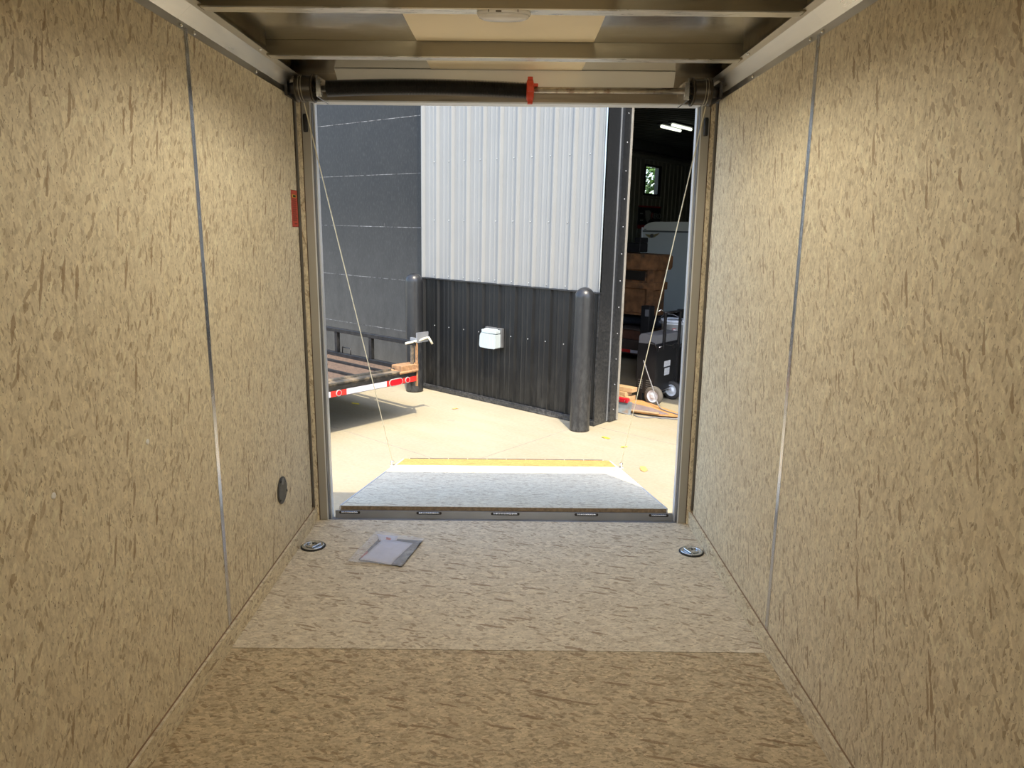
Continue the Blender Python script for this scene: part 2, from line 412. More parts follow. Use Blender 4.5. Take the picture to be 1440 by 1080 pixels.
def copypart(o, parent, loc=None, name=None):
    c = o.copy(); COL.objects.link(c); c.parent = parent
    if loc is not None: c.location = loc
    return c
def copytree(root, mw):
    c = root.copy(); COL.objects.link(c); c.matrix_world = mw
    for ch in root.children:
        d = ch.copy(); COL.objects.link(d); d.parent = c
        for g in ch.children:
            e = g.copy(); COL.objects.link(e); e.parent = d
    return c

# ================================================================== TRAILER SHELL (setting)
HX = .87; YF = -4.8
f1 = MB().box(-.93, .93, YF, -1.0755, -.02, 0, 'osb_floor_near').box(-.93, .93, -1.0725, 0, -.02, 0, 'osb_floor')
f1.box(-.93, .93, YF, 0, -.05, -.02, 'dark_metal')
struct(f1.build('floor', 'osb_floor'))
for sgn, nm in ((-1, 'wall_left'), (1, 'wall_right')):
    w = MB()
    def bx(x0, x1, *a, s=sgn, w=w):
        lo, hi = sorted((s*x0, s*x1)); w.box(lo, hi, *a)
    YD = YF
    bx(HX, HX+.02, YD, -1.056, 0, 1.93, 'osb_wall')
    bx(HX, HX+.02, -1.034, -.055, 0, 1.93, 'osb_wall')
    bx(HX+.012, HX+.02, -.055, 0, .062, 1.93, 'gap')
    bx(HX, HX+.02, -.055, 0, 0, .062, 'osb_wall')
    bx(HX+.02, .93, YD, 0.03, -.05, 2.0, 'white_alu')
    struct(w.build(nm, 'osb_wall'))
struct(MB().box(-.93, -.3, YF-.06, YF, -.05, 2.0, 'osb_wall').box(.3, .93, YF-.06, YF, -.05, 2.0, 'osb_wall').box(-.3, .3, YF-.06, YF, -.05, .7, 'osb_wall').box(-.3, .3, YF-.06, YF, 1.3, 2.0, 'osb_wall').build('wall_nose', 'osb_wall'))  # unseen nose wall; its opening is added to hold the fill light
tn = [0]
def trim(mb, mat, bev=0, mw=I4):
    tn[0] += 1
    return struct(mb.build('trim_%d' % tn[0], mat, bev=bev, mw=mw))
for s in (-1, 1):   # aluminium seam strips
    t = MB(); a, b_ = sorted((s*(HX-.0015), s*(HX+.012))); t.box(a, b_, -1.0565, -1.0335, .06, 1.86); trim(t, 'seam_metal')
    t = MB(); a, b_ = sorted((s*(HX-.0005), s*(HX+.004))); t.box(a, b_, -1.0335, -1.031, .06, 1.86); trim(t, 'dark_metal')
for s, nm in ((-1, 'baseboard_left'), (1, 'baseboard_right')):
    t = MB(); a, b_ = sorted((s*(HX-.012), s*HX)); t.box(a, b_, YF, 0, .0005, .064, 'osb_kick'); a, b_ = sorted((s*(HX-.0035), s*HX)); t.box(a, b_, YF, -.02, .064, .0665, 'kick_line')
    struct(t.build(nm, "osb_kick"))
# roof, ceiling sheet, cream strip
c = MB().box(-.93, .93, YF, .05, 1.953, 2.02, 'ceiling_metal')
struct(c.build('ceiling', 'ceiling_metal'))
t = MB()
ys = [YF, -3.5, -2.3, -1.63]
for (a, b_) in ((YF, -1.66), (-1.64, -1.10), (-1.05, -.545), (-.49, -.105)):
    n = 14
    for i in range(n):
        y0 = a+(b_-a)*i/n; y1 = a+(b_-a)*(i+1)/n
        z0 = 1.9515-.004*math.sin(math.pi*i/n); z1 = 1.9515-.004*math.sin(math.pi*(i+1)/n)
        t.faces([(-.297, y0, z0), (.302, y0, z0), (.302, y1, z1), (-.297, y1, z1),
                 (-.297, y0, 1.9525), (.302, y0, 1.9525), (.302, y1, 1.9525), (-.297, y1, 1.9525)],
                [(0, 3, 2, 1), (4, 5, 6, 7), (0, 1, 5, 4), (2, 3, 7, 6), (0, 4, 7, 3), (1, 2, 6, 5)], 'cream')
trim(t, 'cream')
# cross beams
for i, yb in enumerate((-.537, -1.093, -1.65, -2.2, -2.76, -3.32, -3.88, -4.44)):
    t = MB().box(-.812, .812, yb, yb+.042, 1.9035, 1.9525, 'beam_metal_dim').box(-.804, .804, yb-.001, yb+.044, 1.9, 1.9035, 'beam_rim')
    trim(t, 'beam_metal_dim')
# coves
prof = [(.8695, 1.850), (.8685, 1.872), (.829, 1.9065), (.803, 1.9095)]
screw0 = None
for s in (-1, 1):
    for (a, b_, bump_, scr) in ((-1.0895, -.01, 0, [(-.992, 0), (-.486, 0), (-1.074, 0), (-1.06, 1), (-.6, 1)]), (YF, -1.0935, .0012, [(-1.7, 0), (-2.2, 0), (-2.7, 0)])):
        t = MB(); off = Vector((-s*.0022, 0, 0))
        pts = [Vector((s*(x-bump_), a, z-bump_)) for x, z in prof]
        out = pts + [p+Vector((s*.0007, 0, .0015)) for p in reversed(pts)]
        t.prism(out, (0, b_-a, 0), 'cove_metal'); o = trim(t, 'cove_metal')
        for (y, topf) in scr:
            sc = MB(); 
            if topf: sc.lathe([(.006, 0), (.006, -.002), (.003, -.005)], 'cove_screw', 'z', n=10); l = (s*.812, y, 1.9085)
            else: sc.lathe([(.006, 0), (.006, -s*.002), (.003, -s*.005)], 'cove_screw', 'x', n=10); l = (s*.868, y, 1.860)
            so_ = part(sc, 'screw', 'cove_screw', o); so_.location = l
# rear frame: header, jambs
h = MB().box(-.93, .93, 0, .05, 1.857, 1.953, 'header_metal').box(-.82, .82, -.012, .052, 1.841, 1.857, 'header_metal')
h.box(-.815, .815, -.016, .056, 1.8385, 1.8445, 'white_alu')
trim(h, 'header_metal')
for s in (-1, 1):
    t = MB()
    def bx(x0, x1, *a, s=s, t=t):
        lo, hi = sorted((s*x0, s*x1)); t.box(lo, hi, *a)
    bx(.851, .868, -.014, 0, .001, 1.85, 'osb_strip')
    bx(.8485, .851, -.008, 0, .001, 1.85, 'gap')
    bx(.816, .8485, -.004, .05, .001, 1.85, 'jamb_metal')
    bx(.8485, .93, 0, .05, -.1, 1.85, 'jamb_metal')
    bx(.811, .816, -.002, .055, -.05, 1.85, 'white_alu')
    bx(.808, .811, .0, .058, -.05, 1.85, 'dark_alu')
    bx(.803, .808, .03, .066, -.05, 1.85, 'white_alu')
    trim(t, 'jamb_metal')
    # dark cable slot under the drum, its hollow drawn as a solid black plug
    g = MB().lathe([(.008, -.036), (.0095, -.03), (.0095, .03), (.007, .036)], 'rubber', 'z', n=14)
    o = g.build('cable_slot', 'rubber', mw=Matrix.Translation((s*.832, -.0145, 1.755)))
    tag(o, 'solid black plug for the cable slot below the %s drum, on the %s door post' % (('left', 'left') if s < 0 else ('right', 'right')), 'cable slot', 'cable slots on the rear door posts')
# threshold
t = MB().box(-.81, .81, 0, .05, -.09, -.006, 'bar_steel'); trim(t, 'bar_steel', .002)
# flashing over the spring
t = MB(); t.faces([(-.684, -.1, 1.9515), (.676, -.1, 1.9515), (.671, -.1, 1.886), (-.666, -.1, 1.884),
                   (-.684, -.0985, 1.9515), (.676, -.0985, 1.9515), (.671, -.0985, 1.886), (-.666, -.0985, 1.884)],
                  [(0, 1, 2, 3), (7, 6, 5, 4), (0, 4, 5, 1), (3, 2, 6, 7), (1, 5, 6, 2), (0, 3, 7, 4)], 'flash_metal')
t.box(-.684, .676, -.1, -.02, 1.9505, 1.952, 'flash_metal')
trim(t, 'flash_metal')

# ================================================================== RAMP DOOR
SL = math.atan(.1975)
ramp_t = thing('ramp_door', 'lowered plywood rear ramp door resting outside the trailer opening', 'ramp', (0, .06, .045), mat=Matrix.Rotation(-SL, 4, 'X'))
LN = 1.60
part(MB().box(-.765, .772, 0, LN, -.018, 0, 'osb_ramp'), 'ramp_deck', 'osb_ramp', ramp_t)
part(MB().box(-.7655, .7725, -.001, .002, -.0185, -.0005, 'ply_edge'), 'deck_edge', 'ply_edge', ramp_t, label='brown raw edge of the ramp plywood')
fr = MB().box(-.772, .779, .004, LN+.0, -.055, -.0185, 'bar_steel')
for x in (-.7725, .7735): fr.box(x-.002, x+.006, .004, LN, -.055, .001, 'white_alu')
part(fr, 'ramp_frame', 'bar_steel', ramp_t)
part(MB().box(-.79, .80, -.012, .0035, -.056, -.0195, 'bar_steel'), 'hinge_bar', 'bar_steel', ramp_t, .002, label='grey steel hinge bar across the near end')
for x0, x1 in ((-.772, -.672), (-.408, -.288), (-.057, .079), (.337, .45), (.687, .781)):
    xc = (x0+x1)/2; hw = (x1-x0)/2
    hg = part(MB().prism([(math.cos(a)*(.0055)+(hw-.006)*(1 if math.cos(a) > 0 else -1), 0, math.sin(a)*.0065) for a in [math.pi*2*k/20+.01 for k in range(20)]], (0, -.0008, 0), 'black_ink'), 'hinge', 'black_ink', ramp_t)
    hg.location = (xc, -.0121, -.029)
    n = 9; pts = []; rad = []
    for i in range(n*4+1):
        pts.append((-(hw-.012)+(2*hw-.024)*i/(n*4), -.004, .001)); rad.append(.0038+.0011*math.sin(i*math.pi/2))
    part(MB().tube(pts, rad, 'silver', 8), 'hinge_barrel', 'silver', hg, label='bright chrome hinge barrel')
for sx in (-1, 1):
    x = -.778 if sx < 0 else .79
    bk = MB().box(x-.012, x+.012, 1.53, 1.60, .0, .004, 'silver').box(x-.003, x+.003, 1.54, 1.58, .004, .036, 'silver')
    bk.tube([(x-.012, 1.56, .026), (x+.012, 1.56, .026)], .005, 'silver')
    part(bk, 'cable_bracket', 'silver', ramp_t)
fl = MB().box(-.757, .762, LN+.004, 1.985, -.018, .0, 'flap_orange')
flp = part(fl, 'ramp_flap', 'flap_orange', ramp_t, label='bright orange varnished plywood extension flap')
fe = MB()
for i in range(10):
    x0 = -.72+i*.144; fe.box(x0+.003, x0+.141, 1.986, 2.004, -.012, .004, 'dark_alu')
for i in range(11): fe.box(-.72+i*.144-.002, -.72+i*.144+.002, 1.985, 2.002, -.011, .003, 'white_alu')
fo = fe.build('flap_strip', 'dark_alu', flp)
fr2 = MB().box(-.772, .779, LN+.002, 1.985, -.04, -.0185, 'white_alu')
for x in (-.772, .763): fr2.box(x, x+.014, LN+.002, 1.985, -.0185, -.001, 'white_alu')
part(fr2, 'flap_frame', 'white_alu', ramp_t)
# lift cables
def rampw(x, y, z): return ramp_t.matrix_world @ Vector((x, y, z))
for s, st, en, nm in ((-1, (-.797, -.148, 1.812), rampw(-.778, 1.56, .026), 'left'), (1, (.792, -.148, 1.812), rampw(.79, 1.56, .026), 'right')):
    o = rel(MB().tube([st, en], .0024, 'cable', 8), st).build('lift_cable', 'cable', mw=Matrix.Translation(st))
    tag(o, 'thin steel lift cable from the %s drum down to the ramp\'s %s corner' % (nm, nm), 'cable', 'ramp lift cables')

# ================================================================== SPRING ASSEMBLY
sp = thing('spring_assist', 'black coiled torsion spring and tube with cable drums above the doorway', 'ramp spring', (0, -.15, 1.866))
def k99(x): return .037+(x-.037)*.99
pr = []; N = 132; cz = lambda x: .0+.010*math.sin(math.pi*(x+.71)/.80)-.001*(x+.7)
m_ = MB(); pts = []; rad = []
for i in range(N*4+1):
    x = -.705+.79*i/(N*4); pts.append((x, 0, cz(x))); rad.append(.0278+.0030*(1 if i % 4 in (1, 2) else -1))
m_.tube(pts, rad, 'spring', 20)
part(m_, 'torsion_spring', 'spring', sp)
part(MB().tube([(-.80, 0, .0), (.80, 0, .004)], .0115, 'rusty_tube', 14), 'torsion_tube', 'rusty_tube', sp, label='chrome tube spotted with rust')
cn = MB().lathe([(.029, .082), (.040, .085), (.040, .108), (.022, .112)], 'orange_cone', 'x', n=20)
cn.box(.087, .107, -.012, .012, -.05, .05, 'orange_cone').box(.105, .128, -.008, .008, .014, .026, 'orange_cone')
cn.box(.085, .109, -.045, .045, -.010, .010, 'orange_cone')
part(cn, 'winding_cone', 'orange_cone', sp, .002, label='orange winding cone at the spring\'s end')
for s, x0, x1 in ((-1, -.822, -.757), (1, .736, .806)):
    d = MB(); L = x1-x0
    inner = x1 if s < 0 else x0; outer = x0 if s < 0 else x1; dr = 1 if s < 0 else -1
    prf = [(.012, inner+dr*.001), (.030, inner), (.044, inner+dr*.004), (.053, inner+dr*.006), (.053, inner), (.047, inner-dr*.004)]
    for k in range(12):
        t_ = k/11; x = inner-dr*(.004+(L-.012)*t_); prf += [(.0455, x), (.0475, x-dr*.0015)]
    prf += [(.052, outer+dr*.004), (.052, outer), (.015, outer)]
    d.lathe(prf, 'drum', 'x', n=32)
    dm = part(d, 'cable_drum', 'drum', sp)
    w = MB(); pts = []
    xs = outer+dr*.012
    for i in range(0, 2*24+1): 
        a = 2*math.pi*i/24; pts.append((xs+dr*.010*i/24, .0495*math.cos(a), .0495*math.sin(a)))
    w.tube(pts, .0016, 'wound', 6); part(w, 'wound_cable', 'cable', dm)
    bx_ = x1+.022 if s < 0 else x0-.022
    bk = MB().box(bx_-.003, bx_+.003, -.03, .15, -.035, .045, 'silver').box(bx_-.003, bx_+.014*(1 if s < 0 else -1)+.0, -.032, -.028, -.034, .03, 'silver')
    bk.lathe([(.020, bx_-.012), (.024, bx_-.01), (.024, bx_+.01), (.020, bx_+.012)], 'silver', 'x', n=18)
    for zz in (-.026, .026): bk.lathe([(.006, bx_-.013), (.006, bx_+.013)], 'silver', 'x', (0, -.012, zz), n=8)
    part(bk, 'bearing_plate', 'silver', sp)
    ml = MB().lathe([(.024, outer-dr*.001), (.020, outer-dr*.03)], 'dark_metal', 'x', n=14)
    ml.box(min(outer-dr*.03, outer-dr*.04), max(outer-dr*.03, outer-dr*.04), -.03, .15, -.03, .05, 'dark_metal')
    part(ml, 'end_bearing', 'dark_metal', sp)

# ================================================================== DOME LIGHT
dl = thing('dome_light', 'small white oval dome light fixed under the ceiling crossbeam', 'ceiling light', (.005, -1.068, 1.9))
def ell(a, b, z, n=36, flat=.75): 
    return [(a*math.copysign(abs(math.cos(t))**flat, math.cos(t)), b*math.copysign(abs(math.sin(t))**flat, math.sin(t)), z) for t in [2*math.pi*i/n for i in range(n)]]
def loft(mb, rings, m):
    n = len(rings[0]); V = [v for r_ in rings for v in r_]
    F_ = [(i*n+j, i*n+(j+1) % n, (i+1)*n+(j+1) % n, (i+1)*n+j) for i in range(len(rings)-1) for j in range(n)]
    mb.faces(V, F_+[tuple(range(n))[::-1], tuple(range((len(rings)-1)*n, len(rings)*n))], m, True); return mb
part(loft(MB(), [ell(.072, .033, 0), ell(.073, .034, -.004), ell(.071, .032, -.008)], 'lens'), 'light_base', 'lens', dl)
part(loft(MB(), [ell(.069, .030, -.008), ell(.067, .029, -.013), ell(.055, .024, -.018), ell(.02, .01, -.020)], 'lens'), 'light_lens', 'lens', dl)
pl = bpy.data.lights.new('dome_fill_spot', 'SPOT'); pl.spot_size = math.radians(168); pl.spot_blend = .35; pl.energy = 17; pl.color = (1, .92, .75); pl.shadow_soft_size = .02  # added fill spot; the dome light itself is unlit
po = bpy.data.objects.new('dome_fill_spot', pl); COL.objects.link(po); po.location = (.005, -1.068, 1.872)
sw = MB().box(-.021, -.006, -.0345, -.031, -.0075, -.003, 'lens_dark'); part(sw, 'switch', 'lens_dark', dl, label='dark rocker switch')
for x in (-.040, .038): part(MB().box(x-.0012, x+.0012, -.0345, -.031, -.007, -.001, 'lens_dark'), 'clip', 'lens_dark', dl)

# ================================================================== TIE-DOWN RINGS
def tie(loc, side, label, rz):
    t = thing('floor_tie_down', label, 'tie-down ring', loc, rz=rz, group='recessed tie-down rings in the trailer floor')
    part(MB().lathe([(.052, 0), (.052, .003), (.048, .006), (.044, .006), (.043, .002), (.0, .0015)], 'rubber', n=36), 'rubber_pad', 'rubber', t)
    part(MB().lathe([(.0465, .0055), (.0465, .0075), (.040, .0085), (.037, .0075), (.034, .003), (.033, .0028)], 'silver', n=36), 'cup', 'silver', t, label='chrome dished cup')
    ring = MB(); ring.tube([(.006+.024*math.cos(a), .024*math.sin(a), .009) for a in [2*math.pi*i/28 for i in range(28)]], .0035, 'silver', 8, closed=True)
    part(ring, 'ring', 'silver', t)
    part(MB().box(-.022, -.012, -.026, .026, .007, .0125, 'silver'), 'ring_bar', 'silver', t, .002)
    for y in (-.02, .02): part(MB().lathe([(.005, .003), (.005, .006), (.002, .007)], 'dark_metal', c=(.012, y*.6, 0), n=10), 'screw', 'dark_metal', t)
tie((-.803, -.300, .0005), -1, 'chrome tie-down ring on black pad in the floor, left rear corner', 2.6)
tie((.803, -.318, .0005), 1, 'chrome tie-down ring on black pad in the floor, right rear corner', .4)

# ================================================================== WALL VENT, STICKER, SCREWS
vt = thing('wall_vent', 'round black slotted vent low on the left wall', 'vent', (-.87, -.463, .312), mat=Matrix.Rotation(math.pi/2, 4, 'Y'))
part(MB().lathe([(.054, 0), (.054, .004), (.050, .006), (.044, .006), (.042, .004), (.0, .004)], 'vent_black', n=36), 'vent_frame', 'vent_black', vt)
gr = MB()
for i in range(-6, 7):
    y = i*.006; L = math.sqrt(max(.0001, .041**2-y*y)); gr.box(-L, L, y-.0014, y+.0014, .004, .0068, 'vent_grey')
part(gr, 'vent_grille', 'vent_grey', vt)
part(MB().lathe([(.014, .0045), (.014, .0072), (.012, .0075)], 'vent_grey', c=(-.036, 0, 0), n=14), 'vent_knob', 'vent_grey', vt)
for a in (1.2, 3.6, 5.4): part(MB().lathe([(.005, .006), (.004, .0085)], 'rubber', c=(.047*math.cos(a), .047*math.sin(a), 0), n=8), 'screw', 'rubber', vt)
st = thing('warning_sticker', 'red warning sticker on the left wall beside the doorway', 'sticker', (-.8699, -.089, 1.406))
part(MB().box(0, .0006, -.0515, .0335, -.0745, .0745, 'red_sticker'), 'sticker_sheet', 'red_sticker', st)
part(MB().box(.0006, .0008, -.0515, .0335, .0725, .0745, 'red_dark').box(.0006, .0008, -.0515, .0335, -.0745, -.0725, 'red_dark').box(.0006, .0008, -.0515, -.0500, -.0745, .0745, 'red_dark'), 'border', 'red_dark', st)
part(MB().box(.0006, .0009, -.036, .02, .044, .056, 'yellow').box(.0009, .0011, -.026, .012, .0455, .0545, 'black_ink'), 'warning_panel', 'yellow', st, label='yellow and black warning panel')
tx = MB()
zz = .038
while zz > -.052:
    if not (-.008 < zz < -.004): tx.box(.0006, .0008, -.040, .018+random.uniform(-.012, .008), zz-.0012, zz+.0012, 'red_dark')
    zz -= .0046
tx.box(.0006, .0008, -.02, .02, -.063, -.059, 'red_dark')
part(tx, 'text_lines', 'red_dark', st)
for y, lab in ((-1.834, 'white screw head on the left wall, nearer the camera'), (-1.454, 'small white screw head on the left wall, nearer the doorway')):
    o = MB().lathe([(.0068, 0), (.0068, .0014), (.0045, .003), (.002, .0026)], 'zinc_white', 'x', n=14).build('wall_screw', 'zinc_white', mw=Matrix.Translation((-.87, y, .80)))
    tag(o, lab, 'screw', 'screw heads in the left wall')
o = MB().lathe([(.003, 0), (.003, -.002), (.0015, -.003)], 'zinc_white', 'x', n=12).build('wall_screw', 'zinc_white', mw=Matrix.Translation((.87, -1.048+.03, 1.40)))
bpy.data.objects.remove(o)

# ================================================================== DOCUMENT BAG
bag = thing('document_bag', 'clear plastic bag of papers lying on the trailer floor', 'plastic bag', (-.48, -.34, 0))
def sheet(name, pts, z, mat, parent, th=.0006, sub=8, wav=.0, lab=None, sd=0):
    """4-corner sheet with a slight ripple"""
    mb = MB(); P = [Vector((p[0]+.48, p[1]+.34, 0)) for p in pts]; n = sub; V = []
    for L in (0, 1):
        for i in range(n+1):
            for j in range(n+1):
                u, v = i/n, j/n
                p = P[0]*(1-u)*(1-v)+P[1]*u*(1-v)+P[2]*u*v+P[3]*(1-u)*v
                zz = z+wav*(mnoise.noise(Vector((p.x*14+sd, p.y*14, 0)))+.6)
                V.append((p.x, p.y, zz+(th if L else 0)))
    K = (n+1)**2; F_ = []
    for i in range(n):
        for j in range(n):
            a = i*(n+1)+j; q = (a, a+1, a+n+2, a+n+1); F_.append(q[::-1]); F_.append(tuple(K+t for t in q))
    for i in range(n):
        for (a, b_) in ((i, i+1), (n*(n+1)+i, n*(n+1)+i+1), (i*(n+1), (i+1)*(n+1)), (i*(n+1)+n, (i+1)*(n+1)+n)):
            F_.append((a, b_, K+b_, K+a))
    mb.faces(V, F_, mat, True)
    return part(mb, name, mat, parent, label=lab)
man = sheet('booklet', [(-.537, -.216), (-.345, -.238), (-.398, -.488), (-.582, -.43)], .0015, 'photo_dark', bag, .003, 8, .001, 'dark photo-covered booklet')
bm_ = MB().box(-.0, .14, -.0, .001, 0, .0004, 'banner_grey'); bm_.bm.free()
sheet('paper_sheet', [(-.518, -.242), (-.383, -.272), (-.443, -.478), (-.576, -.438)], .0062, 'paper', bag, .0006, 10, .003, 'white printed sheet')
sheet('folded_paper', [(-.553, -.178), (-.458, -.2), (-.456, -.248), (-.530, -.249)], .0058, 'paper', bag, .0006, 6, .002, 'folded white sheet end')
sheet('red_label', [(-.506, -.215), (-.483, -.228), (-.483, -.245), (-.504, -.239)], .0092, 'red_print', bag, .0003, 2, .0, 'small red print')
sheet('red_label', [(-.578, -.427), (-.561, -.354), (-.555, -.378), (-.570, -.415)], .0092, 'red_print', bag, .0003, 2, .0, 'small red print')
sheet('plastic_film', [(-.561, -.160), (-.336, -.232), (-.396, -.506), (-.622, -.466)], .0105, 'plastic', bag, .0003, 24, .006, 'clear crinkled plastic film', 5)

# ================================================================== OUTDOORS
def orel(p): return MO @ Vector(p)
# ground slab: with control joints as shallow grooves
g = MB()
g.box(-40, 30, -30, 26, -.2, 0, 'concrete')
struct(g.build('ground', 'concrete', mw=MO))
j = MB()
j.box(-12, 8, -.256, -.249, -.002, .0012, 'joint').box(-.259, -.253, -.25, 1.36, -.002, .0012, 'joint').box(-.16, 8, 1.388, 1.394, -.002, .0012, 'joint')
struct(j.build('trim_joints', 'joint', mw=MO)).name = 'trim_60'

# front wall, white ribbed upper cladding
X0, X1 = -2.395, -.155; PITCH = .2109; XR = -2.376
def ribbed(mb, x0, x1, y, z0, z1, m, first, pitch, rh=.018, rw=.03, tw=.012, back=.05, minor=True):
    """sheet profile in x, ribs stand out to -y"""
    pts = [(x0, 0)]; x = first
    while x < x0: x += pitch
    while x < x1+pitch:
        for (dx, h) in ((-rw/2-.004, 0), (-tw/2, rh), (tw/2, rh), (rw/2+.004, 0)):
            if x0 < x+dx < x1: pts.append((x+dx, h))
        if minor:
            for mm in (.36, .64):
                for (dx, h) in ((-.013, 0), (-.006, .0035), (.006, .0035), (.013, 0)):
                    if x0 < x+mm*pitch+dx < x1: pts.append((x+mm*pitch+dx, h))
        x += pitch
    pts = sorted(pts)+[(x1, 0)]
    out = [(px, y-h, z0) for px, h in pts]+[(x1, y+back, z0), (x0, y+back, z0)]
    n = len(out); V = [Vector(p) for p in out]+[Vector((p[0], p[1], z1)) for p in out]
    mb.faces(V, [(i, (i+1) % n, n+(i+1) % n, n+i) for i in range(n)], m)
    for ring in ([V[i] for i in range(n)], [V[n+i] for i in range(n)]):
        a = ring; k = len(pts)
        mb.faces(a, [tuple(range(n))], m)
    return mb
wf = struct(ribbed(MB(), X0, X1, 1.40, 1.20, 4.6, 'siding_white', XR, PITCH, .030, .034, .012).build('wall_front', 'siding_white', mw=MO))
wf.name = 'wall_front'
s0 = None
for z in (2.36, 1.788, 1.228, 3.0, 3.6):
    for i in range(11):
        x = XR+i*PITCH+.155
        if x > X1: continue
        if s0 is None:
            s0 = part(MB().lathe([(.006, .0), (.006, -.003), (.004, -.006)], 'screw_grey', 'y', n=8), 'screw', 'screw_grey', wf); s0.location = (x, 1.40, z)
        else: copypart(s0, wf, (x, 1.40, z))
wb = struct(ribbed(MB(), X0, X1, 1.408, .045, 1.19, 'siding_black', XR, PITCH, .024, .028, .008).build('wall_black_lower', 'siding_black', mw=MO))
wb.name = 'wall_lower'
for i in range(10):
    c_ = copypart(s0, wb, (XR+i*PITCH+.155, 1.408, .70))
t = MB().box(X0-.01, X1+.01, 1.378, 1.41, 1.186, 1.201, 'black_trim'); trim(t, 'black_trim', .002, MO)
t = MB().box(X0-.01, X1+.01, 1.375, 1.41, .004, .045, 'black_trim').box(X0, X1, 1.38, 1.395, .045, .055, 'black_trim'); trim(t, 'black_trim', .002, MO)
# core behind the cladding and the building's body
t = MB().box(X0, X1, 1.45, 1.62, 0, 4.6, 'liner_dark'); struct(t.build('wall_front_inner', 'liner_dark', mw=MO)).name = 'wall_front_inner'
# corner post
pf = MB().box(-.162, -.150, 1.380, 1.40, 1.2, 4.6, 'seam_metal').box(-.165, -.150, 1.385, 1.60, .0, 4.6, 'black_trim').box(-.165, -.122, 1.60, 1.705, .008, 4.6, 'black_trim')
pf.box(-.150, -.146, 1.585, 1.60, .01, 4.6, 'screw_grey').box(-.165, -.112, 1.705, 1.725, .01, 4.6, 'pale_trim')
pf.box(-.40, -.165, 1.62, 1.705, 0, 4.6, 'liner_dark')
tr = struct(pf.build('trim_61', 'black_trim', mw=MO))
sx0 = part(MB().lathe([(.006, .0), (.006, .003), (.004, .006)], 'screw_grey', 'x', n=8), 'screw', 'screw_grey', tr); sx0.location = (-.122, 1.655, .115)
for k in range(13):
    copypart(sx0, tr, (-.122, 1.655, .35+k*.235))
# big slate-coloured sliding door left of the corner
gd = MB().box(-9.5, -2.43, 1.70, 1.76, 0.02, 4.6, 'slate_panel')
gdo = struct(gd.build('door_1', 'slate_panel', mw=MO))
jn = MB()
for z in (.523, 1.112, 1.706, 2.288, 2.885, 3.47): jn.box(-9.5, -2.44, 1.6985, 1.7005, z-.0035, z+.0035, 'chalk_line')
jn.box(-3.36, -3.355, 1.6985, 1.7005, 1.706, 1.75, 'chalk_line')
part(jn, 'panel_joints', 'chalk_line', gdo, label='chalky joint lines between the panels')
t = MB().box(-2.43, -2.395, 1.44, 1.76, 0, 4.6, 'black_trim'); trim(t, 'black_trim', 0, MO)
t = MB().box(-2.405, -2.385, 1.385, 1.45, 0, 4.6, 'black_trim'); trim(t, 'black_trim', 0, MO)
# right part of the front, header over the opening, roof, shed inside
t = MB().box(-.16, 4.6, 1.40, 1.60, 3.72, 4.6, 'siding_white').box(4.6, 9, 1.40, 1.60, 0, 4.6, 'siding_white'); struct(t.build('wall_front_right', 'siding_white', mw=MO))
t = MB()
t.box(-9.7, 9, 1.40, 26, 4.6, 4.7, 'liner_dark')
x = 1.5
k = 0
pts = []
while x < 25.9:
    pts += [(x, 3.98), (x+.10, 3.98), (x+.12, 3.95), (x+.18, 3.95), (x+.20, 3.98)]; x += .23
pts += [(26, 3.98), (26, 4.02), (1.5, 4.02)]
t.faces([(-7.1, a, z) for a, z in pts]+[(9, a, z) for a, z in pts], [(i, (i+1) % len(pts), len(pts)+(i+1) % len(pts), len(pts)+i) for i in range(len(pts))], 'liner_dark')
struct(t.build('ceiling_shed', 'liner_dark', mw=MO))
# inner side wall with window hole, x=-7
wy0, wy1, wz0, wz1 = 13.72, 14.62, 2.64, 3.44
def sidewall(mb, y0, y1, z0, z1):
    pts = []; y = 1.6
    while y < 26:
        for d, h in ((0, 0), (.015, .02), (.045, .02), (.06, 0)): pts.append((y+d, h))
        y += .2286
    pts = [(p, h) for p, h in pts if y0 < p < y1]; pts = [(y0, 0)]+pts+[(y1, 0)]
    out = [(-7+h, p) for p, h in pts]+[(-7.12, y1), (-7.12, y0)]; n = len(out)
    V = [(a, b_, z0) for a, b_ in out]+[(a, b_, z1) for a, b_ in out]
    mb.faces(V, [(i, (i+1) % n, n+(i+1) % n, n+i) for i in range(n)]+[tuple(range(n)), tuple(range(n, 2*n))], 'liner')
t = MB()
sidewall(t, 1.6, wy0, 0, 4); sidewall(t, wy1, 26, 0, 4); sidewall(t, wy0, wy1, 0, wz0); sidewall(t, wy0, wy1, wz1, 4)
struct(t.build('wall_shed_side', 'liner', mw=MO))
t = MB().box(-7.12, 9, 26, 26.1, 0, 4, 'liner').box(8.95, 9.05, 1.6, 26, 0, 4.6, 'liner'); struct(t.build('wall_shed_back', 'liner', mw=MO))
# frame trim, duct
t = MB().box(-6.99, -6.72, 1.9, 26, 3.72, 3.95, 'band_grey'); trim(t, 'band_grey', 0, MO)
t = MB().tube([(-6.86, 1.9, 3.60), (-6.86, 26, 3.60)], .07, 'liner', 12); o = t.build('ceiling_pipe', 'liner', mw=MO)
tag(o, 'long pale pipe running along the top of the shed\'s inner wall', 'pipe')
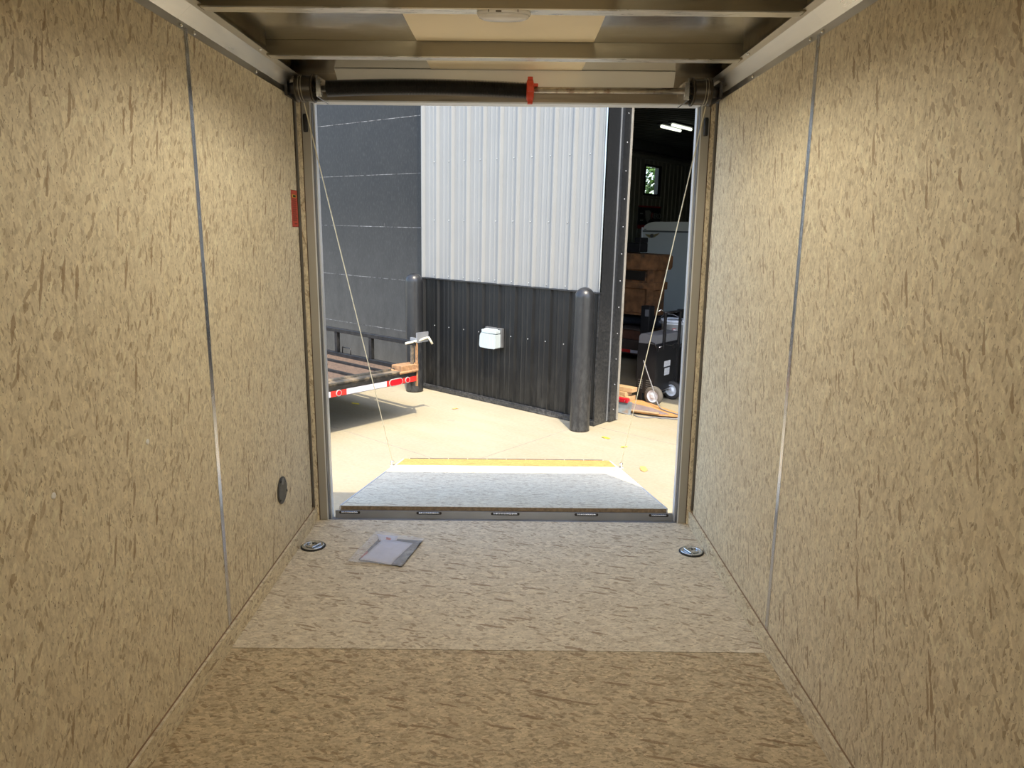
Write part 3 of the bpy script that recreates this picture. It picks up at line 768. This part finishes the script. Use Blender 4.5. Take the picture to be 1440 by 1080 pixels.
# window
wn_o = struct(MB().box(-7.10, -6.985, wy0, wy0+.07, wz0, wz1, 'window_black').box(-7.10, -6.985, wy1-.16, wy1, wz0, wz1, 'window_black')
              .box(-7.10, -6.985, wy0, wy1, wz0, wz0+.05, 'window_black').box(-7.10, -6.985, wy0, wy1, wz1-.05, wz1, 'window_black').build('window_1', 'window_black', mw=MO))
part(MB().box(-7.05, -7.044, wy0+.05, wy1-.05, wz0+.04, wz1-.04, 'glass'), 'pane', 'glass', wn_o)
part(MB().box(-6.99, -6.96, wy1, wy1+.10, wz0-.05, wz1+.05, 'liner').box(-6.99, -6.96, wy0-.05, wy1+.1, wz0-.09, wz0-.04, 'liner'), 'window_trim', 'liner', wn_o)
# tree outside the window
tree = thing('tree', 'sunlit green leafy tree seen through the shed window', 'tree', (-14, 22.5, 0), MO)
part(MB().tube([(0, 0, 0), (.1, .1, 2), (0, .2, 4.5), (.2, .1, 6)], [.25, .2, .14, .05], 'bark', 10), 'trunk', 'bark', tree)
lf = MB()
rnd = random.Random(3)
for i in range(5200):
    a, b_ = rnd.uniform(0, 2*math.pi), rnd.uniform(-1, 1); R_ = 3.4*rnd.random()**.4
    c_ = Vector((R_*math.cos(a)*math.sqrt(1-b_*b_), R_*1.1*math.sin(a)*math.sqrt(1-b_*b_), 4.3+R_*1.1*b_))
    n_ = Vector((rnd.gauss(0, 1), rnd.gauss(0, 1), rnd.gauss(0, 1)+.8)).normalized(); t1 = n_.orthogonal().normalized(); t2 = n_.cross(t1); s_ = rnd.uniform(.10, .20)
    lf.faces([c_-t1*s_, c_+t2*s_*.5+n_*.02, c_+t1*s_, c_-t2*s_*.5+n_*.02], [(0, 1, 2, 3)], 'leaf_green')
part(lf, 'foliage', 'leaf_green', tree)
# banner
def text_mesh(s, size, name, mat, parent, mw):
    cu = bpy.data.curves.new(name, 'FONT'); cu.body = s; cu.size = size; cu.extrude = .002; cu.align_x = 'CENTER'; cu.align_y = 'CENTER'
    o = bpy.data.objects.new(name, cu); COL.objects.link(o); bpy.context.view_layer.update()
    me = bpy.data.meshes.new_from_object(o.evaluated_get(bpy.context.evaluated_depsgraph_get())); bpy.data.objects.remove(o)
    me.materials.clear(); me.materials.append(M[mat])
    n = bpy.data.objects.new(name, me); COL.objects.link(n); n.parent = parent; n.matrix_local = mw; return n
bn = thing('wall_banner', 'black and red printed banner on the shed wall below the window', 'banner', (-6.955, 14.06, 2.08), MO)
part(MB().box(-.02, 0, -.60, .60, -.32, .28, 'banner_black'), 'banner_sheet', 'banner_black', bn)
part(MB().box(0, .004, -.60, .60, .24, .28, 'banner_red').box(0, .004, -.60, -.1, -.32, -.22, 'banner_red'), 'banner_stripes', 'banner_red', bn)
part(MB().prism([(0, -.26, .16), (0, -.05, .18), (0, .06, .12), (0, .04, -.05), (0, -.10, -.16), (0, -.22, -.04)], (.004, 0, 0), 'banner_grey'), 'printed_shape', 'banner_grey', bn, label='pale shield-like print')
for ya, za, zb in ((-.52, .06, .09), (-.50, -.12, -.08)): part(MB().box(0, .004, ya, ya+.16, za, zb, 'banner_grey'), 'printed_line', 'banner_grey', bn)
part(MB().prism([(0, .08, .10), (0, .16, .12), (0, .20, .0), (0, .10, -.06)], (.004, 0, 0), 'banner_red'), 'printed_flash', 'banner_red', bn)
text_mesh('XERO', .20, 'banner_text', 'banner_grey', bn, Matrix.Translation((.004, .35, .02)) @ Matrix.Rotation(math.pi/2, 4, 'Z') @ Matrix.Rotation(math.pi/2, 4, 'X'))
# ceiling lights in the shed
for x, y0, lab in ((-4.77, 10.43, 'glowing tube light on the dark shed ceiling, the lower of the pair'), (-4.47, 10.35, 'glowing tube light on the dark shed ceiling, the upper of the pair')):
    t = thing('tube_light', lab, 'ceiling light', (x, y0+.5, 3.915), MO, group='shed ceiling tube lights')
    part(MB().box(-.07, .07, -.5, .5, -.0, .03, 'window_black'), 'housing', 'window_black', t)
    part(MB().lathe([(.02, -.44), (.032, -.42), (.032, .42), (.02, .44)], 'lamp_glow', 'y', (0, 0, -.03), 12), 'tube', 'lamp_glow', t)

# ================================================================== BOLLARDS
for (x, y, r_, h_, lab) in ((-2.34, 1.225, .0905, 1.25, 'black pipe bollard at the wall\'s left end, behind the trailer rail'), (-.18, 1.20, .0868, 1.253, 'dusty black bollard beside the open doorway post')):
    b_ = MB(); pr = [(r_*1.02, 0), (r_, .02)]+[(r_, h_-r_)]+[(r_*math.cos(a), h_-r_+r_*math.sin(a)) for a in [math.pi/2*k/10 for k in range(1, 10)]]+[(.002, h_)]
    b_.lathe(pr, 'bollard', n=40)
    tag(b_.build('bollard', 'bollard', mw=MO @ Matrix.Translation((x, y, 0))), lab, 'bollard', 'bollards in front of the shed wall')

# ================================================================== OUTLET BOX
ob = thing('outlet_cover', 'pale weatherproof outlet cover on the black ribbed wall', 'outlet cover', (-1.36, 1.39, .57), MO)
part(MB().box(-.11, .11, -.02, .015, .01, .20, 'outlet_side'), 'back_plate', 'outlet_side', ob, .004, label='dark mounting plate')
bub = MB()
pts = [(-.122, .0), (-.105, -.006+.0), (.085, -.0), (.098, .012), (.095, .145), (.082, .15), (.082, .185), (-.085, .19), (-.09, .152), (-.115, .14)]
pts = [(-.118, .022), (-.105, .004), (.0, .0), (.085, .004), (.094, .014), (.092, .142), (-.098, .148), (-.112, .12)]
bub.prism([(x, -.02, z) for x, z in pts], (0, -.075, 0), 'outlet')
for x in (-.06, -.02, .02, .055): bub.box(x-.002, x+.002, -.097, -.094, .02, .12, 'outlet')
part(bub, 'cover', 'outlet', ob, .008)
part(MB().box(-.098, .092, -.088, -.02, .149, .182, 'outlet').box(-.07, .07, -.080, -.03, .182, .192, 'outlet'), 'hinge_cap', 'outlet', ob, .005)

# ================================================================== UTILITY TRAILER
ut = thing('utility_trailer', 'black open utility trailer with rusty mesh deck by the grey wall', 'trailer', (-1.49, .49, 0), MO)
# local: x<0 forward along the wall, y from -1.94 (near) to 0 (far rail)
fr = MB()
fr.box(-3.6, 0, -.045, 0, .405, .47, 'trailer_black').box(-3.6, 0, -1.94, -1.895, .405, .47, 'trailer_black').box(-3.6, -3.55, -1.94, 0, .405, .47, 'trailer_black')
part(fr, 'frame', 'trailer_black', ut, .004)
part(MB().box(-3.55, -.04, -1.895, -.045, .425, .432, 'rusty_mesh'), 'mesh_deck', 'rusty_mesh', ut, label='rusty expanded-metal deck')
for y in (-.24, -.55, -.93, -1.3, -1.65):
    part(MB().box(-3.55, -.17, y-.022, y+.022, .432, .447, 'trailer_black').box(-3.55, -.17, y-.026, y-.018, .405, .449, 'trailer_black'), 'deck_bar', 'trailer_black', ut)
part(MB().box(-.16, -.0, -1.94, -.02, .432, .462, 'rust_bar').tube([(-.10, -1.9, .46), (-.10, -.02, .46)], .02, 'rust_bar', 10), 'tail_bar', 'rust_bar', ut, label='mud-caked rear tail bar')
part(MB().box(-.13, .004, -.20, .005, .44, .505, 'rust_orange').tube([(-.12, -.24, .47), (.0, -.21, .445), (.01, -.02, .45), (-.06, .01, .50)], .014, 'rust_orange', 8), 'gate_hinge', 'rust_orange', ut, .004, label='rust-orange gate hinge at the far corner')
part(MB().box(-.03, .0, -1.94, .0, .403, .452, 'trailer_black'), 'tail_channel', 'trailer_black', ut, .003)
tp = MB(); y = -1.94; k = 0
segs = [(-1.94, -1.60, 'tape_white'), (-1.60, -1.28, 'tape_red'), (-1.28, -.96, 'tape_white'), (-.96, -.80, 'tape_red'), (-.80, -.37, 'tape_white'), (-.37, .0, 'tape_red')]
part(MB().box(-.03, .0, -1.94, .0, .345, .403, 'trailer_black'), 'tail_plate', 'trailer_black', ut)
for a, b_, m_ in segs: part(MB().box(.0, .002, a, b_, .349, .397, m_), 'reflective_tape', m_, ut, label='red reflective tape' if m_ == 'tape_red' else 'white reflective tape')
def rlight(yc, r_, oval=0):
    ang = [2*math.pi*i/28 for i in range(28)]
    def ring(rad, x): return [(x, yc+math.cos(a)*rad+(oval if math.cos(a) > 0 else -oval), .374+math.sin(a)*rad) for a in ang]
    g_ = MB(); g_.tube(ring(r_, .004), .0045, 'grey_rubber', 8, closed=True)
    o_ = part(g_, 'tail_light', 'grey_rubber', ut)
    l_ = MB(); l_.prism(ring(r_-.003, .002), (.006, 0, 0), 'light_red'); l_.build('lens', 'light_red', o_)
rlight(-1.01+.13, .024); rlight(-1.03, .024); rlight(-.13, .024); rlight(-.245-.02, .030, .045)
rl = MB().box(-3.6, .0, -.05, -.005, .675, .715, 'trailer_black'); part(rl, 'top_rail', 'trailer_black', ut, .004)
part(MB().box(-3.6, .0, -1.94, -1.895, .675, .715, 'trailer_black'), 'top_rail', 'trailer_black', ut, .004)
for x in (-1.15, -.62, -1.68, -2.3, -2.9, -3.57):
    for y in (-.045, -1.935): part(MB().box(x-.02, x+.02, y, y+.035, .47, .675, 'trailer_black'), 'rail_post', 'trailer_black', ut)
for y in (-.05, -1.94):
    part(MB().box(-.045, -.02, y, y+.02, .30, .70, 'rust_bar').box(-.012, .006, y+.03, y+.045, .30, .70, 'rust_orange'), 'corner_post', 'rust_bar', ut, label='rusty double corner post')
part(MB().tube([(-.03, -.12, .70), (.0, .0, .715), (.03, .10, .74)], .011, 'cable', 8).tube([(.03, .10, .745), (.055, .13, .68)], .010, 'cable', 8).box(.0, .012, -.02, .12, .70, .79, 'bar_steel').box(-.08, .0, -.02, .0, .70, .74, 'bar_steel'), 'gate_latch', 'cable', ut, label='pale latch pin with handle')
part(MB().tube([(-1.08, -.02, .47), (-1.08, -.02, .53), (-.95, -.02, .53), (-.95, -.02, .455)], .006, 'trailer_black', 8), 'tie_hook', 'trailer_black', ut)
part(MB().box(-.06, -.01, -1.06, -.98, .26, .345, 'rust_orange'), 'light_bracket', 'rust_orange', ut, label='orange rusted bracket under the tail')
for y in (-2.06, .02):
    w_ = MB().lathe([(.17, 0), (.30, .0), (.33, .03), (.33, .15), (.30, .18), (.17, .18), (.17, 0)], 'tyre', 'y', (-2.0, y, .33), 30, cap=False)
    w_ = part(w_, 'wheel', 'tyre', ut)
    MB().lathe([(.03, -.01), (.168, .02), (.168, .16), (.03, .19)], 'rim', 'y', (-2.0, y, .33), 24).build('rim', 'rim', w_)
part(MB().box(-2.03, -1.97, -1.9, .05, .30, .36, 'trailer_black').box(-2.05, -1.95, -1.94, -1.86, .36, .405, 'trailer_black').box(-2.05, -1.95, -.07, .0, .36, .405, 'trailer_black'), 'axle', 'trailer_black', ut)
part(MB().box(-4.9, -3.6, -1.0, -.93, .39, .46, 'trailer_black').box(-4.95, -4.88, -.995, -.935, 0.0, .6, 'trailer_black'), 'tongue', 'trailer_black', ut)

# ================================================================== THINGS IN THE SHED DOORWAY
# squeegee
sq = thing('floor_squeegee', 'red-headed floor squeegee with grey rubber blade by the doorway post', 'squeegee', (-.35, 2.0, 0), MO)
bl = MB(); pr = [(0, .0), (.02, .05), (.03, .12), (.045, .12), (.036, .05), (.02, .0)]
bl.prism([(-.6, -.03+a, z) for a, z in pr], (.815, 0, 0), 'blade_grey'); part(bl, 'blade', 'blade_grey', sq)
part(MB().box(-.6, .178, -.015, .03, .105, .147, 'red_paint'), 'head', 'red_paint', sq, .006)
for x in (.03, .09, .15): part(MB().lathe([(.006, -.017), (.004, -.022)], 'silver', 'y', (x, 0, .125), 8), 'bolt', 'silver', sq)
part(MB().tube([(.064, .0, .12), (.043, .0, .20), (.012, .0, .34), (-.215, .0, 1.30)], [.018, .013, .011, .011], 'red_paint', 10), 'handle', 'red_paint', sq)
# board, mat, lumber
o = rel(MB().prism([(-.47, 2.46, .016), (-.286, 2.48, .016), (.245, 2.28, .016), (.285, 2.19, .016), (.12, 2.10, .016), (-.14, 2.03, .016), (-.45, 2.10, .016)], (0, 0, .014), 'board_orange'), (-.1, 2.25, 0)).build('plywood_offcut', 'board_orange', mw=MO @ Matrix.Translation((-.1, 2.25, 0)), bev=.002)
tag(o, 'orange-brown plywood offcut lying on the shed floor by the cart wheel', 'plywood')
o = rel(MB().prism([(-.30, 2.055, .031), (-.13, 2.02, .031), (.08, 2.085, .031), (.19, 2.15, .031), (.10, 2.19, .031), (-.06, 2.26, .031), (-.30, 2.29, .031)], (0, 0, .005), 'mat_brown'), (0, 2.1, 0)).build('rubber_mat', 'mat_brown', mw=MO @ Matrix.Translation((0, 2.1, 0)))
tag(o, 'dusty brown mat lying on the front of the plywood offcut', 'mat')
o = MB().box(-.17, .14, -.012, .012, .036, .045, 'lumber').build('wood_strip', 'lumber', mw=MO @ Matrix.Translation((-.02, 2.05, 0)) @ Matrix.Rotation(.28, 4, 'Z'))
tag(o, 'thin pale wood strip on the brown mat\'s front edge', 'wood strip')
def block(x0, x1, y0, y1, z0, z1, lab, rz=0):
    cx, cy = (x0+x1)/2, (y0+y1)/2
    o = MB().box(x0-cx, x1-cx, y0-cy, y1-cy, 0, z1-z0, 'lumber').build('lumber_block', 'lumber', mw=MO @ Matrix.Translation((cx, cy, z0)) @ Matrix.Rotation(rz, 4, 'Z'), bev=.003)
    tag(o, lab, 'wood block', 'lumber blocks behind the squeegee')
block(-.62, -.36, 2.33, 2.46, .031, .078, 'pale lumber block at the bottom of the stack behind the squeegee', .05)
block(-.56, -.40, 2.34, 2.45, .0795, .118, 'rough short lumber block, middle of the stack behind the squeegee', -.15)
block(-.56, -.345, 2.36, 2.46, .120, .165, 'clean pale lumber block on top of the stack behind the squeegee', 0)
# welder cart
ct = thing('machine_cart', 'black wheeled machine cart with grey top and twin handles', 'machine cart', (-.2, 2.52, 0), MO)
bd = MB().prism([(-.20, 0.0, .10), (0, 0, .10), (0, 0, .615), (-.20, 0, .615)], (0, .48, 0), 'cart_black'); part(bd, 'cabinet', 'cart_black', ct, .012)
tp_ = MB().prism([(-.19, -.005, .615), (.005, -.005, .615), (.005, -.005, .705), (-.165, -.005, .712), (-.19, -.005, .685)], (0, .48, 0), 'cart_grey'); part(tp_, 'top_cover', 'cart_grey', ct, .01, label='grey plastic top cover')
for y in (.135, .455):
    part(MB().box(.004, .028, y-.016, y+.016, .56, .93, 'cart_black'), 'handle', 'cart_black', ct, .004)
part(MB().tube([(.016, .10, .93), (.016, .49, .925)], .011, 'cart_black', 8).tube([(.016, .12, .93), (-.02, .10, .96), (-.03, .06, .94)], .006, 'silver', 6), 'cross_handle', 'cart_black', ct)
part(MB().box(.0, .02, .03, .14, .54, .59, 'cart_black').box(.0, .02, .36, .48, .54, .59, 'cart_black').tube([(.022, .03, .585), (.022, .15, .60), (.022, .3, .58), (.022, .48, .59)], .004, 'silver', 6), 'brackets', 'cart_black', ct)
for y in (.02, .47): part(MB().box(0, .012, y-.02, y+.02, .12, .6, 'cart_black'), 'corner_rail', 'cart_black', ct)
part(MB().box(.0, .002, .20, .33, .36, .42, 'label_white').box(.0, .002, .215, .32, .27, .345, 'label_white'), 'label', 'label_white', ct, label='white printed labels')
for (xa, xb) in ((-.175, -.125), (-.085, -.02)):
    vg = MB().box(xa, xb, -.0015, .0, .14, .243, 'cart_black')
    for k in range(5):
        z = .145+k*.022; vg.box(xa, xb, -.003, .0, z, z+.006, 'vent_grey')
    part(vg, 'vent_slots', 'vent_grey', ct, label='pale vent slots')
part(MB().tube([(-.08, -.01, .60), (-.05, -.03, .64), (.0, -.03, .63), (.02, -.01, .585)], .008, 'cart_black', 8), 'carry_handle', 'cart_black', ct)
part(MB().tube([(.03, -.06, .1), (.03, .42, .1)], .008, 'silver', 8).tube([(.0, .02, .11), (.02, .1, .125), (.03, .34, .14), (.0, .46, .15)], .008, 'silver', 8), 'axle', 'silver', ct)
for (y, tm, lab) in ((-.06, 'tyre_dusty', 'dusty near tyre'), (.33, 'tyre', None)):
    w_ = MB().lathe([(.062, .0), (.085, .0), (.098, .012), (.098, .042), (.085, .055), (.062, .055), (.062, .0)], tm, 'y', (.03, y, .098), 30, cap=False)
    wo = part(w_, 'wheel', tm, ct, label=lab)
    MB().lathe([(.018, -.004), (.022, .003), (.050, .014), (.060, .002), (.063, .002), (.063, .05), (.02, .05)], 'rim', 'y', (.03, y, .098), 26).build('rim', 'rim', wo)
for y in (.0, .42): part(MB().box(-.17, -.13, y, y+.04, .0, .10, 'cart_black'), 'foot', 'cart_black', ct)
# cord
pts = [(-.293, 2.46, .45), (-.22, 2.42, .34), (-.13, 2.38, .21), (-.06, 2.33, .12), (.0, 2.30, .05), (.07, 2.26, .037), (.18, 2.22, .037), (.27, 2.19, .037), (.30, 2.16, .03), (.27, 2.12, .008), (.20, 2.10, .007), (.16, 2.06, .007), (.10, 2.05, .007), (.05, 1.98, .006), (-.03, 1.96, .006), (-.12, 1.99, .006), (-.2, 1.97, .006), (-.4, 1.96, .006)]
def smooth(P, n=5):
    P = [Vector(p) for p in P]; out = []
    for i in range(len(P)-1):
        a = P[max(i-1, 0)]; b = P[i]; c = P[i+1]; d = P[min(i+2, len(P)-1)]
        for k in range(n):
            t = k/n; out.append(.5*((2*b)+(-a+c)*t+(2*a-5*b+4*c-d)*t*t+(-a+3*b-3*c+d)*t**3))
    return out+[P[-1]]
o = rel(MB().tube(smooth(pts), .006, 'cord_grey', 8), (0, 2.2, 0)).build('power_cord', 'cord_grey', mw=MO @ Matrix.Translation((0, 2.2, 0)))
tag(o, 'grey power cord draped from the machine cart down over the plywood offcut', 'cord')
# black bin + bucket
o = MB().box(-.30, .34, -.26, .26, 0, .475, 'cart_black').build('storage_chest', 'cart_black', mw=MO @ Matrix.Translation((-.60, 3.62, 0)), bev=.02)
tag(o, 'low black storage chest behind the machine cart, carrying the white bucket', 'chest')
bk = thing('plastic_bucket', 'white plastic bucket with lid on the black chest behind the cart', 'bucket', (-.60, 3.62, .477), MO)
part(MB().lathe([(.115, 0), (.13, .215), (.138, .215), (.138, .235), (.131, .235)], 'bucket', n=32), 'bucket_body', 'bucket', bk)
part(MB().lathe([(.131, .236), (.143, .236), (.143, .262), (.132, .272), (.128, .264), (.02, .264)], 'bucket', n=32), 'lid', 'bucket', bk)
part(MB().tube([(-.14*math.cos(a), -.03-.06*math.sin(a), .235+.10*math.sin(a)) for a in [math.pi*k/12 for k in range(13)]], .004, 'cord_grey', 6), 'bail_handle', 'cord_grey', bk)
lb = MB(); lb.box(.07, .125, -.136, -.128, .10, .17, 'label_white').box(.068, .127, -.1362, -.13, .17, .176, 'red_paint').box(.068, .074, -.1362, -.13, .08, .17, 'red_paint')
for v in lb.bm.verts:
    a = math.atan2(v.co.x, .13); v.co.x = .129*math.sin(a); v.co.y = -.129*math.cos(a)+(-.003 if v.co.y < -.1361 else -.001 if v.co.y < -.133 else .004)
part(lb, 'bucket_label', 'label_white', bk, label='white label framed in red')
# tall black tool post behind
o = thing('fuel_pump_box', 'narrow black upright box behind the cart, left of the bucket', 'box', (-.98, 3.70, 0), MO)
part(MB().box(-.06, .06, -.06, .06, 0, .86, 'cart_black'), 'housing', 'cart_black', o, .01)
part(MB().box(.0, .05, -.064, -.06, .74, .82, 'cart_grey'), 'gauge_plate', 'cart_grey', o)
bpy.data.objects[o.name].name = 'equipment_box'
# seat
stt = thing('mower_seat', 'black padded high-back seat beyond the bucket at the door frame\'s edge', 'seat', (-.20, 4.32, 0), MO)
bkp = MB().prism([(-.34, .10, .66), (-.31, .10, .80), (-.22, .12, 1.02), (-.17, .13, 1.06), (.20, .13, 1.07), (.26, .12, 1.02), (.32, .10, .66)], (0, .10, 0), 'seat_black'); part(bkp, 'backrest', 'seat_black', stt, .03)
part(MB().box(-.32, .30, -.38, .12, .52, .64, 'seat_black'), 'seat_cushion', 'seat_black', stt, .03)
part(MB().box(-.25, .25, -.3, .15, .0, .515, 'cart_black'), 'pedestal', 'cart_black', stt, .02)
part(MB().box(.05, .12, .13, .16, 1.06, 1.10, 'seat_black'), 'latch', 'seat_black', stt)
# coil of hose on the far right
o = thing('hose_coil', 'dark coiled hose hanging at the right of the machine cart', 'hose', (.16, 2.95, .0), MO)
cb = MB()
for k in range(4):
    cb.tube([((.07+.008*k)*math.sin(a), .02*k, .40+(.19+.012*k)*math.cos(a)) for a in [2*math.pi*i/30 for i in range(30)]], .008, 'tyre', 6, closed=True)
part(cb, 'coil', 'tyre', o); part(MB().box(-.02, .02, .03, .09, 0, .64, 'wood_brown').box(-.12, .12, -.05, .15, 0, .02, 'wood_brown'), 'stand', 'wood_brown', o)
# flat deck with rusty hopper
eq = thing('equipment_deck', 'low brown flat-deck trailer carrying the rusty hopper in the shed', 'trailer', (-1.49, 4.5, 0), MO)
part(MB().box(-2.2, 0, 0, 1.7, .10, .288, 'deck_brown'), 'deck', 'deck_brown', eq, .005)
for a, b_, m_ in ((-.34, -.17, 'tape_red'), (-.17, -.02, 'tape_white'), (-1.1, -.9, 'tape_red'), (-.9, -.7, 'tape_white')):
    part(MB().box(a, b_, -.002, 0, .118, .158, m_), 'reflective_tape', m_, eq, label='red reflective tape' if m_ == 'tape_red' else 'white reflective tape')
for x in (-1.9, -.35):
    for y in (.4, 1.2): part(MB().lathe([(.05, 0), (.12, 0), (.13, .02), (.13, .1), (.12, .12), (.05, .12)], 'tyre', 'x', (x, y, .13), 20), 'wheel', 'tyre', eq)
o = MB().box(-1.2, -.03, 0, .9, 0, .145, 'wood_brown').box(-1.22, -.01, -.02, .92, .125, .15, 'deck_brown').build('wooden_crate', 'wood_brown', mw=MO @ Matrix.Translation((-1.49, 4.55, .29)), bev=.004)
tag(o, 'flat reddish-brown wooden crate on the edge of the low deck', 'crate')
tb = MB()
for k in range(3): tb.tube([(-1.2+.11*i, .12+.22*k+.01*math.sin(i*1.7+k), .08+.005*math.sin(i*2.1+k)) for i in range(14)], [.068+.010*math.sin(i*1.3+k) for i in range(14)], 'tarp', 10)
o = tb.build('folded_tarp', 'tarp', mw=MO @ Matrix.Translation((-1.49, 4.6, .455))); o.scale = (.85, 1, 1)
tag(o, 'black folded tarp squeezed between the crate and the rusty hopper', 'tarp')
hp = thing('rusty_hopper', 'rusty brown steel hopper with a heavy rim, stacked on the deck', 'hopper', (-1.375, 4.55, .625), MO)
part(MB().box(-1.3, -.03, .02, .32, 0.0, .60, 'rust_brown'), 'tub', 'rust_brown', hp, .006)
part(MB().prism([(-1.33, -.04, .60), (.02, -.04, .60), (.04, -.04, .64), (.04, -.04, .77), (.01, -.04, .80), (-1.33, -.04, .815)], (0, .40, 0), 'rust_brown'), 'rim', 'rust_brown', hp, .012)
part(MB().box(-1.32, -.02, -.015, .02, .35, .43, 'rust_brown').box(-.035, .01, -.015, .32, .34, .44, 'rust_brown'), 'belt_rib', 'rust_brown', hp, .01)
part(MB().box(-.12, -.025, -.012, .02, 0, .60, 'rust_brown'), 'corner_post', 'rust_brown', hp, .005)
part(MB().box(-1.32, -.02, -.01, .02, .0, .03, 'rust_brown'), 'foot_rib', 'rust_brown', hp)
part(MB().box(-1.2, -.17, -.002, .02, .46, .58, 'dark_metal'), 'recess_shade', 'dark_metal', hp)  # dark slab: shade of the recess put in as colour, no hollow modelled
o = MB().box(-.9, -.0, 0, .2, 0, .12, 'cart_black').box(-.09, .0, 0, .2, .12, .19, 'cart_black').build('black_case', 'cart_black', mw=MO @ Matrix.Translation((-1.66, 4.6, 1.445)), bev=.01)
tag(o, 'black case lying on top of the rusty hopper', 'case')
# white enclosed trailer
wt = thing('enclosed_trailer', 'white enclosed cargo trailer with rounded roof and winged badge in the shed', 'trailer', (-3.33, 7.5, 0), MO)
body = MB().box(0, 2.4, 0, 4.4, .35, 1.705, 'shed_white'); part(body, 'body', 'shed_white', wt)
cap = MB(); pp = []
for k in range(9):
    a = math.pi/2*k/8; pp.append((.26-.26*math.cos(a), 1.725+.15*math.sin(a)))
pr = [(.0, 1.725)]+pp[1:]+[(2.4, 1.90), (2.4, 1.725)]
cap.prism([(x, 0, z) for x, z in pr], (0, 4.4, 0), 'shed_white_top', False); part(cap, 'roof_cap', 'shed_white_top', wt)
part(MB().box(-.006, 2.4, -.008, 4.4, 1.700, 1.727, 'band_grey'), 'belt_band', 'band_grey', wt)
part(MB().box(-.012, .008, -.012, .0, .35, 1.78, 'white_alu'), 'corner_trim', 'white_alu', wt)
wg = MB(); 
wg.prism([(.06, -.002, 1.665), (.16, -.002, 1.655), (.175, -.002, 1.67), (.215, -.002, 1.67), (.23, -.002, 1.66), (.34, -.002, 1.685), (.30, -.002, 1.645), (.24, -.002, 1.61), (.15, -.002, 1.60), (.10, -.002, 1.625)], (0, -.006, 0), 'badge_gold')
bd_ = part(wg, 'winged_badge', 'badge_gold', wt, label='gold winged badge')
MB().lathe([(.034, -.006), (.034, -.012), (.02, -.014)], 'band_grey', 'y', (.195, 0, 1.635), 20).build('badge_disc', 'band_grey', bd_)
part(MB().box(.035, .075, -.012, 0, 1.74, 1.752, 'band_grey'), 'marker_light', 'band_grey', wt)
for y in (1.6, 2.5): 
    for x in (-.0, 2.2): part(MB().lathe([(.17, 0), (.30, 0), (.32, .03), (.32, .17), (.30, .2), (.17, .2)], 'tyre', 'x', (x, y, .32), 24), 'wheel', 'tyre', wt)
part(MB().box(1.17, 1.23, -.8, 0, .36, .43, 'cart_black').box(1.16, 1.24, -.75, -.67, 0, .5, 'cart_black'), 'tongue', 'cart_black', wt)

# ================================================================== LEAVES ON THE CONCRETE
lp = [((.134, 1.146), 'yellow_leaf', .028, 'bright yellow leaf on the concrete below the right bollard'),
      ((.389, 1.024), 'yellow_leaf', .020, 'small yellow leaf on the concrete, touching the right cable\'s line'),
      ((.791, .644), 'orange_leaf', .042, 'orange-brown leaf on the concrete right of the ramp\'s far corner'),
      ((-2.309, .413), 'yellow_leaf', .032, 'yellow leaf in the shadow under the utility trailer'),
      ((-1.478, .963), 'orange_leaf', .022, 'tan leaf on the sunny concrete in front of the black wall')]
for i, ((x, y), m_, s_, lab) in enumerate(lp):
    out = []
    for k in range(14):
        a = 2*math.pi*k/14; r_ = s_*(1+.25*math.cos(2*a)+(.12 if k % 2 else -.08)); out.append((r_*math.cos(a)*1.2, r_*math.sin(a)*.8, .002+.004*abs(math.cos(a*1.5))))
    o = MB().prism(out, (0, 0, .0008), m_).build('fallen_leaf', m_, mw=MO @ Matrix.Translation((x, y, 0)) @ Matrix.Rotation(i*1.1, 4, 'Z'))
    tag(o, lab, 'leaf', 'fallen leaves on the concrete')
bpy.context.view_layer.update()
